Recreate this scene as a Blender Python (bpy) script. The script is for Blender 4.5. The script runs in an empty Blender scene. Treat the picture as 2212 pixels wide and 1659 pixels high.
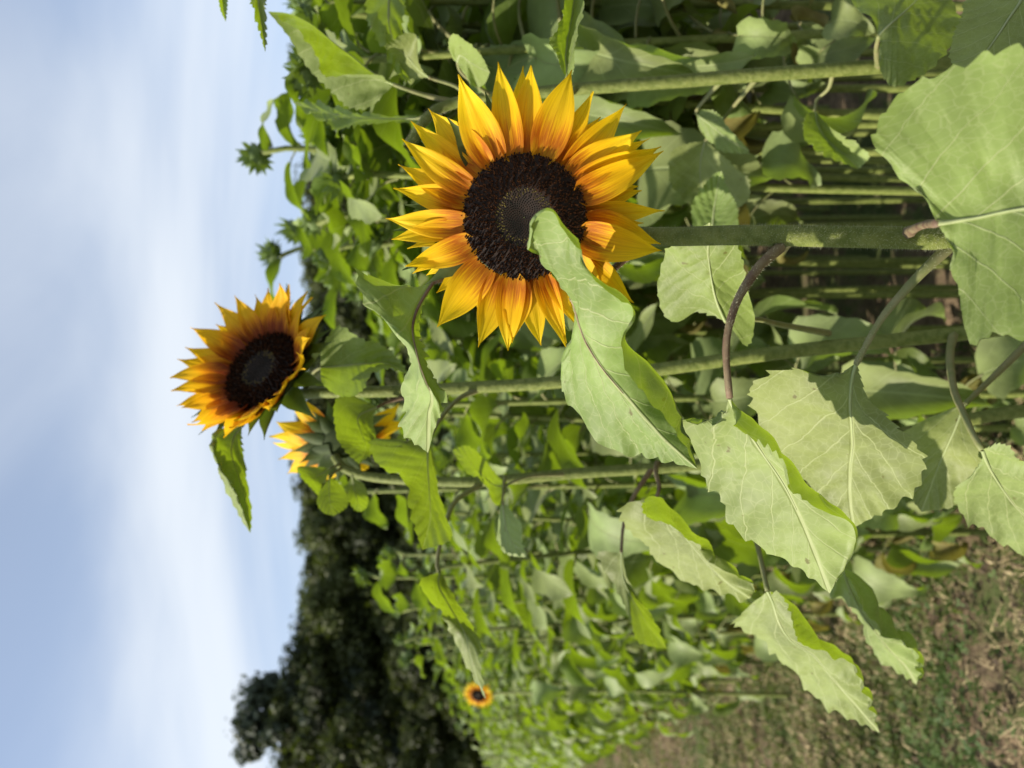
import bpy, math, random
from mathutils import Vector, Matrix, noise, Quaternion

# ------------------------------------------------------------------ scene, camera, sky, sun
scene = bpy.context.scene
R = math.radians
H = 1.25            # camera height
T = 0.69            # tangent of half the long-side field of view
random.seed(7)

cam_data = bpy.data.cameras.new('camera')
cam_data.sensor_fit = 'HORIZONTAL'
cam_data.sensor_width = 36.0
cam_data.lens = 18.0 / T
cam_data.clip_start = 0.02
cam_data.clip_end = 2000.0
cam_data.dof.use_dof = True
cam_data.dof.focus_distance = 0.50
cam_data.dof.aperture_fstop = 6.8
cam = bpy.data.objects.new('camera', cam_data)
scene.collection.objects.link(cam)
# the phone was held upright but the file lies on its side: image left is up
rot = Matrix(((0, 1, 0), (0, 0, -1), (-1, 0, 0)))
cam.matrix_world = Matrix.Translation((0, 0, H)) @ rot.to_4x4()
scene.camera = cam

SUN = Vector((-0.81, -0.20, 0.55)).normalized()
sun_elev = math.asin(SUN.z)
sun_az = math.atan2(SUN.x, SUN.y)          # from +Y towards +X

world = bpy.data.worlds.new('World')
scene.world = world
world.use_nodes = True
wn = world.node_tree.nodes
wl = world.node_tree.links
wn.clear()


def N(tree, kind, **kw):
    n = tree.nodes.new(kind)
    for k, v in kw.items():
        if k.startswith('i_'):
            key = k[2:]
            n.inputs[int(key) if key.isdigit() else key].default_value = v
        else:
            setattr(n, k, v)
    return n


wt = world.node_tree
w_out = N(wt, 'ShaderNodeOutputWorld')
w_bg = N(wt, 'ShaderNodeBackground', i_Strength=0.118)
w_sky = N(wt, 'ShaderNodeTexSky', sky_type='NISHITA', sun_disc=False)
w_sky.sun_elevation = sun_elev
w_sky.sun_rotation = sun_az
w_sky.altitude = 100.0
w_sky.air_density = 1.0
w_sky.dust_density = 1.0
w_sky.ozone_density = 3.0
w_tc = N(wt, 'ShaderNodeTexCoord')
w_sep = N(wt, 'ShaderNodeSeparateXYZ')
wl.new(w_tc.outputs['Generated'], w_sep.inputs[0])
w_z = N(wt, 'ShaderNodeMath', operation='ADD', i_1=0.22)
wl.new(w_sep.outputs['Z'], w_z.inputs[0])
w_zm = N(wt, 'ShaderNodeMath', operation='MAXIMUM', i_1=0.08)
wl.new(w_z.outputs[0], w_zm.inputs[0])
w_dx = N(wt, 'ShaderNodeMath', operation='DIVIDE')
wl.new(w_sep.outputs['X'], w_dx.inputs[0]); wl.new(w_zm.outputs[0], w_dx.inputs[1])
w_dy = N(wt, 'ShaderNodeMath', operation='DIVIDE')
wl.new(w_sep.outputs['Y'], w_dy.inputs[0]); wl.new(w_zm.outputs[0], w_dy.inputs[1])
w_cmb = N(wt, 'ShaderNodeCombineXYZ')
wl.new(w_dx.outputs[0], w_cmb.inputs[0]); wl.new(w_dy.outputs[0], w_cmb.inputs[1])
w_map = N(wt, 'ShaderNodeMapping')
w_map.inputs['Rotation'].default_value = (0, 0, R(-45))
w_map.inputs['Scale'].default_value = (0.55, 1.5, 1.0)
w_map.inputs['Location'].default_value = (9.3, 6.2, 0.0)
wl.new(w_cmb.outputs[0], w_map.inputs[0])
w_n1 = N(wt, 'ShaderNodeTexNoise', i_Scale=0.9, i_Detail=7.0, i_Roughness=0.46, i_Distortion=0.5)
wl.new(w_map.outputs[0], w_n1.inputs[0])
w_ramp = N(wt, 'ShaderNodeMapRange', interpolation_type='SMOOTHSTEP')
w_ramp.inputs['From Min'].default_value = 0.33
w_ramp.inputs['From Max'].default_value = 0.68
w_ramp.inputs['To Min'].default_value = 0.25
w_ramp.inputs['To Max'].default_value = 0.84
wl.new(w_n1.outputs[0], w_ramp.inputs[0])
w_mix = N(wt, 'ShaderNodeMix', data_type='RGBA')
wl.new(w_ramp.outputs[0], w_mix.inputs['Factor'])
wl.new(w_sky.outputs[0], w_mix.inputs['A'])
w_mix.inputs['B'].default_value = (4.9, 5.2, 5.5, 1)
wl.new(w_mix.outputs['Result'], w_bg.inputs[0])
wl.new(w_bg.outputs[0], w_out.inputs[0])

sun_data = bpy.data.lights.new('sun', 'SUN')
sun_data.energy = 5.0
sun_data.angle = R(0.53)
sun_data.color = (1.0, 0.91, 0.76)
sun = bpy.data.objects.new('sun', sun_data)
sun.rotation_euler = SUN.to_track_quat('Z', 'Y').to_euler()
scene.collection.objects.link(sun)

scene.view_settings.view_transform = 'Standard'
scene.view_settings.look = 'None'
scene.view_settings.exposure = 0.72
scene.view_settings.gamma = 1.0
scene.view_settings.use_curve_mapping = False

scene.cycles.max_bounces = 5
scene.cycles.diffuse_bounces = 2
scene.cycles.glossy_bounces = 2
scene.cycles.transmission_bounces = 4

COL = scene.collection


# ------------------------------------------------------------------ helpers
def P(px, py, d):
    """a spot seen at px,py (on a 2212 x 1659 view) standing d metres in front"""
    return Vector(((829.5 - py) / 1106.0 * T * d, d, H + (1106.0 - px) / 1106.0 * T * d))


FR = {'D': (0, 0, 1.0),
      'Z1': (540, 0, .2604), 'Z2': (1080, 0, .2604), 'Z3': (1620, 0, .293), 'Z4': (324, 540, .3255),
      'Z5': (756, 108, .4231), 'Z6': (1350, 432, .3255), 'Z7': (1671.8, 432, .3255), 'Z8': (1080, 540, .3255),
      'Y1': (486, 1026, .3815), 'Y2': (864, 972, .3255), 'Y3': (1350, 756, .3255), 'Y4': (1350, 1118.9, .3896),
      'Y5': (1782, 702, .3255)}


def lerp_list(vals, t):
    if len(vals) == 1:
        return vals[0]
    f = t * (len(vals) - 1)
    i = min(int(f), len(vals) - 2)
    return vals[i] + (vals[i + 1] - vals[i]) * (f - i)


def catmull(p0, p1, p2, p3, t):
    t2 = t * t
    t3 = t2 * t
    return 0.5 * ((2 * p1) + (p2 - p0) * t + (2 * p0 - 5 * p1 + 4 * p2 - p3) * t2 + (3 * p1 - p0 - 3 * p2 + p3) * t3)


def spline(pts, n):
    out = []
    m = len(pts) - 1
    for i in range(n + 1):
        f = i / n * m
        k = min(int(f), m - 1)
        t = f - k
        p0 = pts[k - 1] if k > 0 else pts[k] * 2 - pts[k + 1]
        p3 = pts[k + 2] if k + 2 <= m else pts[k + 1] * 2 - pts[k]
        out.append(catmull(p0, pts[k], pts[k + 1], p3, t))
    return out


class MB:
    """collects vertices, faces, uvs and material slots for one mesh"""
    def __init__(self):
        self.v = []; self.f = []; self.m = []; self.uv = []

    def add(self, verts, faces, uvs=None, mat=0):
        o = len(self.v)
        self.v.extend(verts)
        self.uv.extend(uvs if uvs else [(0.0, 0.0)] * len(verts))
        for fc in faces:
            self.f.append(tuple(i + o for i in fc))
            self.m.append(mat)

    def grid(self, rows, uvs=None, mat=0, wrap=False):
        nr = len(rows); nc = len(rows[0])
        verts = [p for r in rows for p in r]
        faces = []
        for i in range(nr - 1):
            for j in range(nc - (0 if wrap else 1)):
                a = i * nc + j; b = i * nc + (j + 1) % nc
                faces.append((a, b, b + nc, a + nc))
        self.add(verts, faces, [u for r in uvs for u in r] if uvs else None, mat)

    def tube(self, path, radii, sides=8, mat=0, ridge=0.0, cap=True):
        rows = []; uvs = []
        up = Vector((0.13, 0.2, 1)).normalized()
        n = len(path)
        ref = None
        length = 0
        for i, p in enumerate(path):
            a = path[max(0, i - 1)]; b = path[min(n - 1, i + 1)]
            t = (b - a)
            t = t.normalized() if t.length > 1e-9 else Vector((0, 0, 1))
            if ref is None:
                ref = t.orthogonal().normalized()
            ref = (ref - t * ref.dot(t)).normalized()
            bi = t.cross(ref)
            r = radii[i] if isinstance(radii, (list, tuple)) else radii
            if i:
                length += (p - path[i - 1]).length
            row = []; ur = []
            for k in range(sides):
                an = 2 * math.pi * k / sides
                rr = r * (1 + ridge * math.cos(an * 6))
                row.append(p + (ref * math.cos(an) + bi * math.sin(an)) * rr)
                ur.append((k / sides, length * 10))
            rows.append(row); uvs.append(ur)
        self.grid(rows, uvs, mat, wrap=True)
        if cap:
            o = len(self.v)
            self.v.append(path[-1]); self.uv.append((0, 0))
            base = o - sides
            for k in range(sides):
                self.f.append((base + k, base + (k + 1) % sides, o)); self.m.append(mat)

    def mesh(self, name, mats, origin=None, smooth=True):
        me = bpy.data.meshes.new(name)
        vs = [(v - origin) for v in self.v] if origin is not None else self.v
        me.from_pydata([tuple(v) for v in vs], [], self.f)
        for m in mats:
            me.materials.append(m)
        me.polygons.foreach_set('material_index', self.m)
        if smooth:
            me.polygons.foreach_set('use_smooth', [True] * len(self.f))
        uvl = me.uv_layers.new(name='UVMap')
        flat = []
        for lp in me.loops:
            flat.extend(self.uv[lp.vertex_index])
        uvl.data.foreach_set('uv', flat)
        me.update()
        return me

    def build(self, name, mats, parent=None, origin=None, smooth=True):
        if not isinstance(mats, (list, tuple)):
            mats = [mats]
        ob = bpy.data.objects.new(name, self.mesh(name, mats, origin, smooth))
        COL.objects.link(ob)
        if parent is not None:
            ob.parent = parent
        return ob


def tag(o, label=None, cat=None, group=None, kind=None):
    if label: o['label'] = label
    if cat: o['category'] = cat
    if group: o['group'] = group
    if kind: o['kind'] = kind
    return o


def empty(name, loc):
    o = bpy.data.objects.new(name, None)
    o.empty_display_size = 0.05
    o.location = loc
    COL.objects.link(o)
    return o


# ------------------------------------------------------------------ materials
def new_mat(name):
    m = bpy.data.materials.new(name)
    m.use_nodes = True
    m.node_tree.nodes.clear()
    return m, m.node_tree, m.node_tree.links


def mixcol(t, fac, a, b, blend='MIX'):
    n = N(t, 'ShaderNodeMix', data_type='RGBA', blend_type=blend)
    for sock, val in ((n.inputs['Factor'], fac), (n.inputs['A'], a), (n.inputs['B'], b)):
        if hasattr(val, 'is_output') or hasattr(val, 'links'):
            t.links.new(val, sock)
        elif isinstance(val, (int, float)):
            sock.default_value = val
        else:
            sock.default_value = (*val, 1) if len(val) == 3 else val
    return n.outputs['Result']


def math_(t, op, a, b=None, c=None):
    n = N(t, 'ShaderNodeMath', operation=op)
    for i, val in enumerate((a, b, c)):
        if val is None:
            continue
        if isinstance(val, (int, float)):
            n.inputs[i].default_value = val
        else:
            t.links.new(val, n.inputs[i])
    return n.outputs[0]


def smooth_(t, val, lo, hi, a=0.0, b=1.0):
    n = N(t, 'ShaderNodeMapRange', interpolation_type='SMOOTHSTEP')
    t.links.new(val, n.inputs[0])
    n.inputs['From Min'].default_value = lo
    n.inputs['From Max'].default_value = hi
    n.inputs['To Min'].default_value = a
    n.inputs['To Max'].default_value = b
    return n.outputs[0]


def leaf_material(name, top, back, trans, tfac, vein=(0.30, 0.36, 0.15), fine=True, rough=0.55, objvar=0.25):
    m, t, l = new_mat(name)
    out = N(t, 'ShaderNodeOutputMaterial')
    uv = N(t, 'ShaderNodeUVMap')
    sep = N(t, 'ShaderNodeSeparateXYZ')
    l.new(uv.outputs[0], sep.inputs[0])
    u = math_(t, 'ABSOLUTE', sep.outputs[0])
    v = sep.outputs[1]
    tc = N(t, 'ShaderNodeTexCoord')
    nz = N(t, 'ShaderNodeTexNoise', i_Scale=38.0, i_Detail=3.0)
    l.new(tc.outputs['Object'], nz.inputs[0])
    wob = math_(t, 'MULTIPLY', math_(t, 'SUBTRACT', nz.outputs[0], 0.5), 0.035)
    # midrib
    mid = smooth_(t, u, 0.004, 0.014, 1.0, 0.0)
    # side veins: a few lines arching out and towards the tip, uneven in spacing
    uu = math_(t, 'POWER', u, 0.72)
    sgn = math_(t, 'SIGN', sep.outputs[0])
    line = math_(t, 'SUBTRACT', v, math_(t, 'MULTIPLY', uu, 0.95))
    line = math_(t, 'ADD', line, math_(t, 'MULTIPLY', wob, 2.2))
    line = math_(t, 'ADD', line, math_(t, 'MULTIPLY', sgn, 0.031))
    ph = math_(t, 'FRACT', math_(t, 'MULTIPLY', line, 5.3))
    dist = math_(t, 'ABSOLUTE', math_(t, 'SUBTRACT', ph, 0.5))
    wide = math_(t, 'MULTIPLY_ADD', u, -0.06, 0.040)
    side = smooth_(t, math_(t, 'DIVIDE', dist, math_(t, 'MAXIMUM', wide, 0.012)), 0.25, 1.2, 1.0, 0.0)
    # veinlets
    vor = N(t, 'ShaderNodeTexVoronoi', feature='DISTANCE_TO_EDGE', i_Scale=27.0)
    nd = N(t, 'ShaderNodeTexNoise', i_Scale=9.0, i_Detail=2.0)
    l.new(uv.outputs[0], nd.inputs[0])
    dv = mixcol(t, 0.035, uv.outputs[0], nd.outputs['Color'])
    l.new(dv, vor.inputs[0])
    small = smooth_(t, vor.outputs['Distance'], 0.01, 0.06, 1.0, 0.0)
    veins = math_(t, 'MAXIMUM', mid, math_(t, 'MULTIPLY', side, 0.75))
    if fine:
        veins = math_(t, 'MAXIMUM', veins, math_(t, 'MULTIPLY', small, 0.30))
    n2 = N(t, 'ShaderNodeTexNoise', i_Scale=14.0, i_Detail=5.0, i_Roughness=0.6)
    l.new(tc.outputs['Object'], n2.inputs[0])
    oi = N(t, 'ShaderNodeObjectInfo')
    geo = N(t, 'ShaderNodeNewGeometry')
    base = mixcol(t, geo.outputs['Backfacing'], top, back)
    var = smooth_(t, n2.outputs[0], 0.3, 0.7, 0.72, 1.20)
    ov = math_(t, 'MULTIPLY_ADD', oi.outputs['Random'], objvar, 1.0 - objvar / 2)
    vv = math_(t, 'MULTIPLY', var, ov)
    hsv = N(t, 'ShaderNodeHueSaturation')
    l.new(base, hsv.inputs['Color'])
    l.new(vv, hsv.inputs['Value'])
    hsv.inputs['Hue'].default_value = 0.5
    hue = math_(t, 'MULTIPLY_ADD', oi.outputs['Random'], 0.03, 0.485)
    l.new(hue, hsv.inputs['Hue'])
    col = mixcol(t, veins, hsv.outputs[0], vein)
    if fine:
        # a few brown nicks and pale dots
        n3 = N(t, 'ShaderNodeTexNoise', i_Scale=95.0, i_Detail=2.0)
        l.new(tc.outputs['Object'], n3.inputs[0])
        spot = smooth_(t, n3.outputs[0], 0.71, 0.76, 0.0, 0.75)
        col = mixcol(t, spot, col, (0.10, 0.06, 0.02))
    tcol = mixcol(t, math_(t, 'MULTIPLY', veins, 0.45), trans, (trans[0] * 1.25, trans[1] * 1.15, trans[2] * 2.5 + .02))
    tvar = smooth_(t, n2.outputs[0], 0.25, 0.75, 0.75, 1.1)
    th = N(t, 'ShaderNodeHueSaturation')
    l.new(tcol, th.inputs['Color']); l.new(tvar, th.inputs['Value'])
    p = N(t, 'ShaderNodeBsdfPrincipled', i_Roughness=rough)
    p.inputs['Specular IOR Level'].default_value = 0.42
    p.inputs['Sheen Weight'].default_value = 0.10
    p.inputs['Sheen Roughness'].default_value = 0.45
    l.new(col, p.inputs['Base Color'])
    tr = N(t, 'ShaderNodeBsdfTranslucent')
    l.new(th.outputs[0], tr.inputs[0])
    # relief: blisters between the veins
    n4 = N(t, 'ShaderNodeTexNoise', i_Scale=85.0, i_Detail=3.0)
    l.new(tc.outputs['Object'], n4.inputs[0])
    hgt = math_(t, 'ADD', math_(t, 'MULTIPLY', n4.outputs[0], 0.45), math_(t, 'MULTIPLY', math_(t, 'MAXIMUM', mid, math_(t, 'MULTIPLY', side, 0.2)), 0.5))
    bmp = N(t, 'ShaderNodeBump', i_Strength=0.7, i_Distance=0.0022)
    l.new(hgt, bmp.inputs['Height'])
    l.new(bmp.outputs[0], p.inputs['Normal'])
    mx = N(t, 'ShaderNodeMixShader', i_0=tfac)
    l.new(p.outputs[0], mx.inputs[1]); l.new(tr.outputs[0], mx.inputs[2])
    l.new(mx.outputs[0], out.inputs[0])
    return m


def simple_material(name, c1, c2, scale=40.0, rough=0.6, trans=None, tfac=0.3, bump=0.3, bdist=0.001, spec=0.3, objvar=0.2):
    m, t, l = new_mat(name)
    out = N(t, 'ShaderNodeOutputMaterial')
    tc = N(t, 'ShaderNodeTexCoord')
    nz = N(t, 'ShaderNodeTexNoise', i_Scale=scale, i_Detail=4.0, i_Roughness=0.6)
    l.new(tc.outputs['Object'], nz.inputs[0])
    f = smooth_(t, nz.outputs[0], 0.32, 0.68)
    col = mixcol(t, f, c1, c2)
    oi = N(t, 'ShaderNodeObjectInfo')
    hsv = N(t, 'ShaderNodeHueSaturation')
    l.new(col, hsv.inputs['Color'])
    l.new(math_(t, 'MULTIPLY_ADD', oi.outputs['Random'], objvar, 1 - objvar / 2), hsv.inputs['Value'])
    p = N(t, 'ShaderNodeBsdfPrincipled', i_Roughness=rough)
    p.inputs['Specular IOR Level'].default_value = spec
    l.new(hsv.outputs[0], p.inputs['Base Color'])
    if bump:
        b = N(t, 'ShaderNodeBump', i_Strength=bump, i_Distance=bdist)
        l.new(nz.outputs[0], b.inputs['Height'])
        l.new(b.outputs[0], p.inputs['Normal'])
    if trans:
        tr = N(t, 'ShaderNodeBsdfTranslucent', i_Color=(*trans, 1))
        mx = N(t, 'ShaderNodeMixShader', i_0=tfac)
        l.new(p.outputs[0], mx.inputs[1]); l.new(tr.outputs[0], mx.inputs[2])
        l.new(mx.outputs[0], out.inputs[0])
    else:
        l.new(p.outputs[0], out.inputs[0])
    return m


def petal_material(name, streak):
    m, t, l = new_mat(name)
    out = N(t, 'ShaderNodeOutputMaterial')
    uv = N(t, 'ShaderNodeUVMap')
    mp = N(t, 'ShaderNodeMapping')
    mp.inputs['Scale'].default_value = (9.0, 0.9, 1.0)
    oi = N(t, 'ShaderNodeObjectInfo')
    off = N(t, 'ShaderNodeCombineXYZ')
    l.new(math_(t, 'MULTIPLY', oi.outputs['Random'], 37.0), off.inputs[0])
    l.new(off.outputs[0], mp.inputs['Location'])
    l.new(uv.outputs[0], mp.inputs[0])
    nz = N(t, 'ShaderNodeTexNoise', i_Scale=2.2, i_Detail=5.0, i_Roughness=0.65)
    l.new(mp.outputs[0], nz.inputs[0])
    sep = N(t, 'ShaderNodeSeparateXYZ')
    l.new(uv.outputs[0], sep.inputs[0])
    v = sep.outputs[1]
    edge = math_(t, 'ADD', v, math_(t, 'MULTIPLY', math_(t, 'SUBTRACT', nz.outputs[0], 0.5), 0.75))
    edge = math_(t, 'ADD', edge, math_(t, 'MULTIPLY', math_(t, 'SUBTRACT', oi.outputs['Random'], 0.5), 0.18))
    cr = N(t, 'ShaderNodeValToRGB')
    el = cr.color_ramp.elements
    el[0].position = 0.0
    el[1].position = 1.0
    if streak:
        el[0].color = (0.21, 0.035, 0.006, 1)
        for pos, c in ((0.17, (0.30, 0.065, 0.006)), (0.34, (0.64, 0.24, 0.008)), (0.50, (0.84, 0.45, 0.010))):
            e = el.new(pos); e.color = (*c, 1)
        el[-1].color = (0.90, 0.56, 0.012, 1)
    else:
        el[0].color = (0.72, 0.34, 0.010, 1)
        for pos, c in ((0.14, (0.50, 0.135, 0.006)), (0.28, (0.72, 0.30, 0.007)), (0.44, (0.90, 0.55, 0.008))):
            e = el.new(pos); e.color = (*c, 1)
        el[-1].color = (0.95, 0.68, 0.010, 1)
    l.new(edge, cr.inputs[0])
    p = N(t, 'ShaderNodeBsdfPrincipled', i_Roughness=0.55)
    p.inputs['Specular IOR Level'].default_value = 0.25
    hs = N(t, 'ShaderNodeHueSaturation')
    l.new(cr.outputs[0], hs.inputs['Color'])
    l.new(smooth_(t, nz.outputs[0], 0.3, 0.7, 0.88, 1.06), hs.inputs['Value'])
    l.new(hs.outputs[0], p.inputs['Base Color'])
    b = N(t, 'ShaderNodeBump', i_Strength=0.5, i_Distance=0.0008)
    l.new(nz.outputs[0], b.inputs['Height'])
    l.new(b.outputs[0], p.inputs['Normal'])
    tr = N(t, 'ShaderNodeBsdfTranslucent')
    l.new(hs.outputs[0], tr.inputs[0])
    mx = N(t, 'ShaderNodeMixShader', i_0=0.48)
    l.new(p.outputs[0], mx.inputs[1]); l.new(tr.outputs[0], mx.inputs[2])
    l.new(mx.outputs[0], out.inputs[0])
    return m


M = {}
M['leaf'] = leaf_material('sunflower_leaf', (0.235, 0.310, 0.082), (0.260, 0.325, 0.108), (0.24, 0.345, 0.006), 0.45, vein=(0.42, 0.47, 0.22))
M['leaf_far'] = leaf_material('field_leaf', (0.155, 0.220, 0.050), (0.250, 0.310, 0.115), (0.19, 0.29, 0.007), 0.45,
                              fine=False, objvar=0.4)
M['stem'] = simple_material('stem_green', (0.100, 0.128, 0.025), (0.165, 0.190, 0.050), 130, 0.65, bump=0.9, bdist=0.002)
M['petiole'] = simple_material('petiole_green', (0.15, 0.17, 0.06), (0.20, 0.19, 0.09), 60, 0.6)
M['petiole_purple'] = simple_material('petiole_purple', (0.115, 0.068, 0.045), (0.19, 0.15, 0.085), 70, 0.65, bump=0.8, bdist=0.0015)
M['vein'] = simple_material('pale_midrib', (0.30, 0.36, 0.16), (0.36, 0.40, 0.20), 40, 0.55, trans=(.3, .4, .05), tfac=.2)
M['hair'] = simple_material('stem_hair', (0.45, 0.47, 0.30), (0.55, 0.55, 0.40), 20, 0.6, trans=(.6, .62, .4), tfac=.4, bump=0)
M['petal'] = petal_material('petal_yellow', False)
M['petal_dark'] = petal_material('petal_streaked', True)
M['bract'] = simple_material('bract_green', (0.030, 0.052, 0.014), (0.062, 0.090, 0.028), 60, 0.6, trans=(.2, .3, .02), tfac=.25)
M['bud'] = simple_material('bud_green', (0.09, 0.14, 0.04), (0.15, 0.21, 0.075), 60, 0.6, trans=(.2, .3, .02), tfac=.25)
M['disc'] = simple_material('disc_brown', (0.010, 0.005, 0.003), (0.022, 0.010, 0.005), 200, 0.7)
M['floret'] = simple_material('floret_brown', (0.009, 0.0035, 0.0015), (0.024, 0.009, 0.0035), 300, 0.8, bump=0, spec=0.1)
M['floret_tip'] = simple_material('floret_tip', (0.030, 0.011, 0.004), (0.080, 0.030, 0.009), 300, 0.7, bump=0, spec=0.12)
M['floret_olive'] = simple_material('floret_olive', (0.05, 0.045, 0.012), (0.13, 0.10, 0.025), 300, 0.7, bump=0, spec=0.12)
M['floret_bud'] = simple_material('floret_bud', (0.006, 0.008, 0.006), (0.013, 0.016, 0.012), 300, 0.8, bump=0, spec=0.08)


# ------------------------------------------------------------------ ground
EX = Vector((-0.495, 0.869, 0))      # along the edge of the sunflower field
EN = Vector((0.869, 0.495, 0))       # into the field
EDGE = 0.60


def ground_z(x, y):
    q = Vector((x, y, 0))
    off = q.dot(EN)
    d = math.hypot(x, y)
    z = 0.0
    if d < 40:
        fade = min(1.0, max(0.0, (40 - d) / 30))
        z += fade * (0.036 * noise.noise(q * 2.3) + 0.030 * noise.noise(q * 7.0))
        z += fade * 0.03 * math.exp(-((off + 0.55) / 0.35) ** 2) * -1.0      # wheel rut
        if d < 9:
            z += 0.016 * noise.noise(q * 19.0)
    return z


def soil_material():
    m, t, l = new_mat('path_soil')
    out = N(t, 'ShaderNodeOutputMaterial')
    tc = N(t, 'ShaderNodeTexCoord')
    mp = N(t, 'ShaderNodeMapping')
    mp.inputs['Rotation'].default_value = (0, 0, math.atan2(EX.x, EX.y))
    mp.inputs['Scale'].default_value = (1.0, 0.55, 1.0)
    l.new(tc.outputs['Object'], mp.inputs[0])
    n1 = N(t, 'ShaderNodeTexNoise', i_Scale=1.6, i_Detail=6.0, i_Roughness=0.65)
    l.new(mp.outputs[0], n1.inputs[0])
    n2 = N(t, 'ShaderNodeTexNoise', i_Scale=24.0, i_Detail=6.0, i_Roughness=0.7)
    l.new(tc.outputs['Object'], n2.inputs[0])
    n3 = N(t, 'ShaderNodeTexNoise', i_Scale=90.0, i_Detail=4.0, i_Roughness=0.7)
    l.new(tc.outputs['Object'], n3.inputs[0])
    soil = mixcol(t, smooth_(t, n2.outputs[0], 0.3, 0.7), (0.075, 0.055, 0.036), (0.27, 0.195, 0.12))
    soil = mixcol(t, smooth_(t, n3.outputs[0], 0.5, 0.75, 0, .6), soil, (0.28, 0.22, 0.14))
    green = mixcol(t, smooth_(t, n3.outputs[0], 0.3, 0.7), (0.045, 0.065, 0.018), (0.11, 0.14, 0.045))
    f = smooth_(t, math_(t, 'ADD', n1.outputs[0], math_(t, 'MULTIPLY', math_(t, 'SUBTRACT', n2.outputs[0], 0.5), 0.5)), 0.44, 0.60)
    col = mixcol(t, f, soil, green)
    p = N(t, 'ShaderNodeBsdfPrincipled', i_Roughness=0.9)
    p.inputs['Specular IOR Level'].default_value = 0.15
    l.new(col, p.inputs['Base Color'])
    b = N(t, 'ShaderNodeBump', i_Strength=0.9, i_Distance=0.02)
    l.new(math_(t, 'ADD', n2.outputs[0], math_(t, 'MULTIPLY', n3.outputs[0], 0.4)), b.inputs['Height'])
    l.new(b.outputs[0], p.inputs['Normal'])
    l.new(p.outputs[0], out.inputs[0])
    return m


def graded(n, near, far):
    k = math.asinh(far / near)
    return [near * math.sinh(k * (i / n * 2 - 1)) for i in range(n + 1)]


M['soil'] = soil_material()
mb = MB()
gx = graded(230, 0.9, 700.0)
rows = [[Vector((x - 0.6, y + 2.2, ground_z(x - 0.6, y + 2.2))) for x in gx] for y in gx]
mb.grid(rows)
tag(mb.build('ground', M['soil']), kind='structure')

# a bare tan hillside far behind the plants on the right
M['stubble'] = simple_material('stubble_tan', (0.40, 0.26, 0.155), (0.50, 0.34, 0.21), 0.4, 0.9, bump=0.3, bdist=0.1, objvar=0)
mb = MB()
rows = []
for j in range(14):
    yy = 42 + j * 7.0
    rows.append([Vector((-10 + i * 8.0, yy + i * .6, -0.4 + 8.2 * (1 - math.exp(-(j / 8.0) ** 2)) * (1 / (1 + math.exp(-(i - 2.2) * 1.2)))
                         + .4 * noise.noise(Vector((i * .5, j * .5, 3))))) for i in range(22)])
mb.grid(rows)
tag(mb.build('hillside', M['stubble']), kind='structure')


# ------------------------------------------------------------------ forest edge
M['bark'] = simple_material('tree_bark', (0.035, 0.028, 0.020), (0.07, 0.055, 0.04), 3, 0.9)
M['tree_leaf'] = simple_material('tree_leaf', (0.016, 0.024, 0.007), (0.060, 0.074, 0.016), 0.35, 0.6,
                                 trans=(0.10, 0.14, 0.015), tfac=0.25, bump=0, objvar=0.5)
M['tree_leaf_blue'] = simple_material('tree_leaf_glossy', (0.025, 0.038, 0.024), (0.05, 0.068, 0.045), 0.6, 0.6,
                                      trans=(0.08, 0.11, 0.03), tfac=0.2, bump=0, spec=0.3)


def crown_mesh(seed, h, w, narrow, n_clump, per, leafmat, size):
    rng = random.Random(seed)
    b = MB()
    clumps = []
    for i in range(n_clump):
        zt = rng.random() ** 0.8
        prof = math.sin(math.pi * (0.12 + zt * 0.76)) ** 0.55 if not narrow else (1 - zt) ** 0.6 + 0.14
        a = rng.uniform(0, 6.283)
        rr = w * prof * math.sqrt(rng.random())
        clumps.append((Vector((math.cos(a) * rr, math.sin(a) * rr, h * (0.08 + 0.92 * zt))), w * rng.uniform(0.16, 0.34)))
    for c, cr in clumps:
        for k in range(per):
            d = Vector((rng.gauss(0, 1), rng.gauss(0, 1), rng.gauss(0, 0.75)))
            if d.length < 1e-3:
                continue
            d = d.normalized() * cr * rng.uniform(0.35, 1.1)
            p = c + d
            nrm = (d.normalized() + Vector((rng.uniform(-.8, .8), rng.uniform(-.8, .8), rng.uniform(0, 1.0)))).normalized()
            s = size * rng.uniform(0.6, 1.5)
            t1 = nrm.orthogonal().normalized()
            t1 = Quaternion(nrm, rng.uniform(0, 6.28)) @ t1
            t2 = nrm.cross(t1)
            b.add([p - t1 * s, p + t2 * s * 0.55 + nrm * s * .15, p + t1 * s, p - t2 * s * 0.55], [(0, 1, 2, 3)])
    return b.mesh('crown', [leafmat], smooth=False)


def trunk_mesh(seed, h, r):
    rng = random.Random(seed)
    b = MB()
    path = [Vector((rng.uniform(-.15, .15) * i, rng.uniform(-.15, .15) * i, h * i / 6)) for i in range(7)]
    b.tube(path, [r * (1 - .13 * i) for i in range(7)], 7)
    for k in range(7):
        z = h * rng.uniform(0.35, 0.85)
        a = rng.uniform(0, 6.28)
        ln = h * rng.uniform(.2, .35)
        s = Vector((0, 0, z))
        b.tube([s, s + Vector((math.cos(a), math.sin(a), .5)) * ln * .5, s + Vector((math.cos(a), math.sin(a), .8)) * ln],
               [r * .4, r * .25, r * .08], 5)
    return b.mesh('trunk', [M['bark']])


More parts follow.
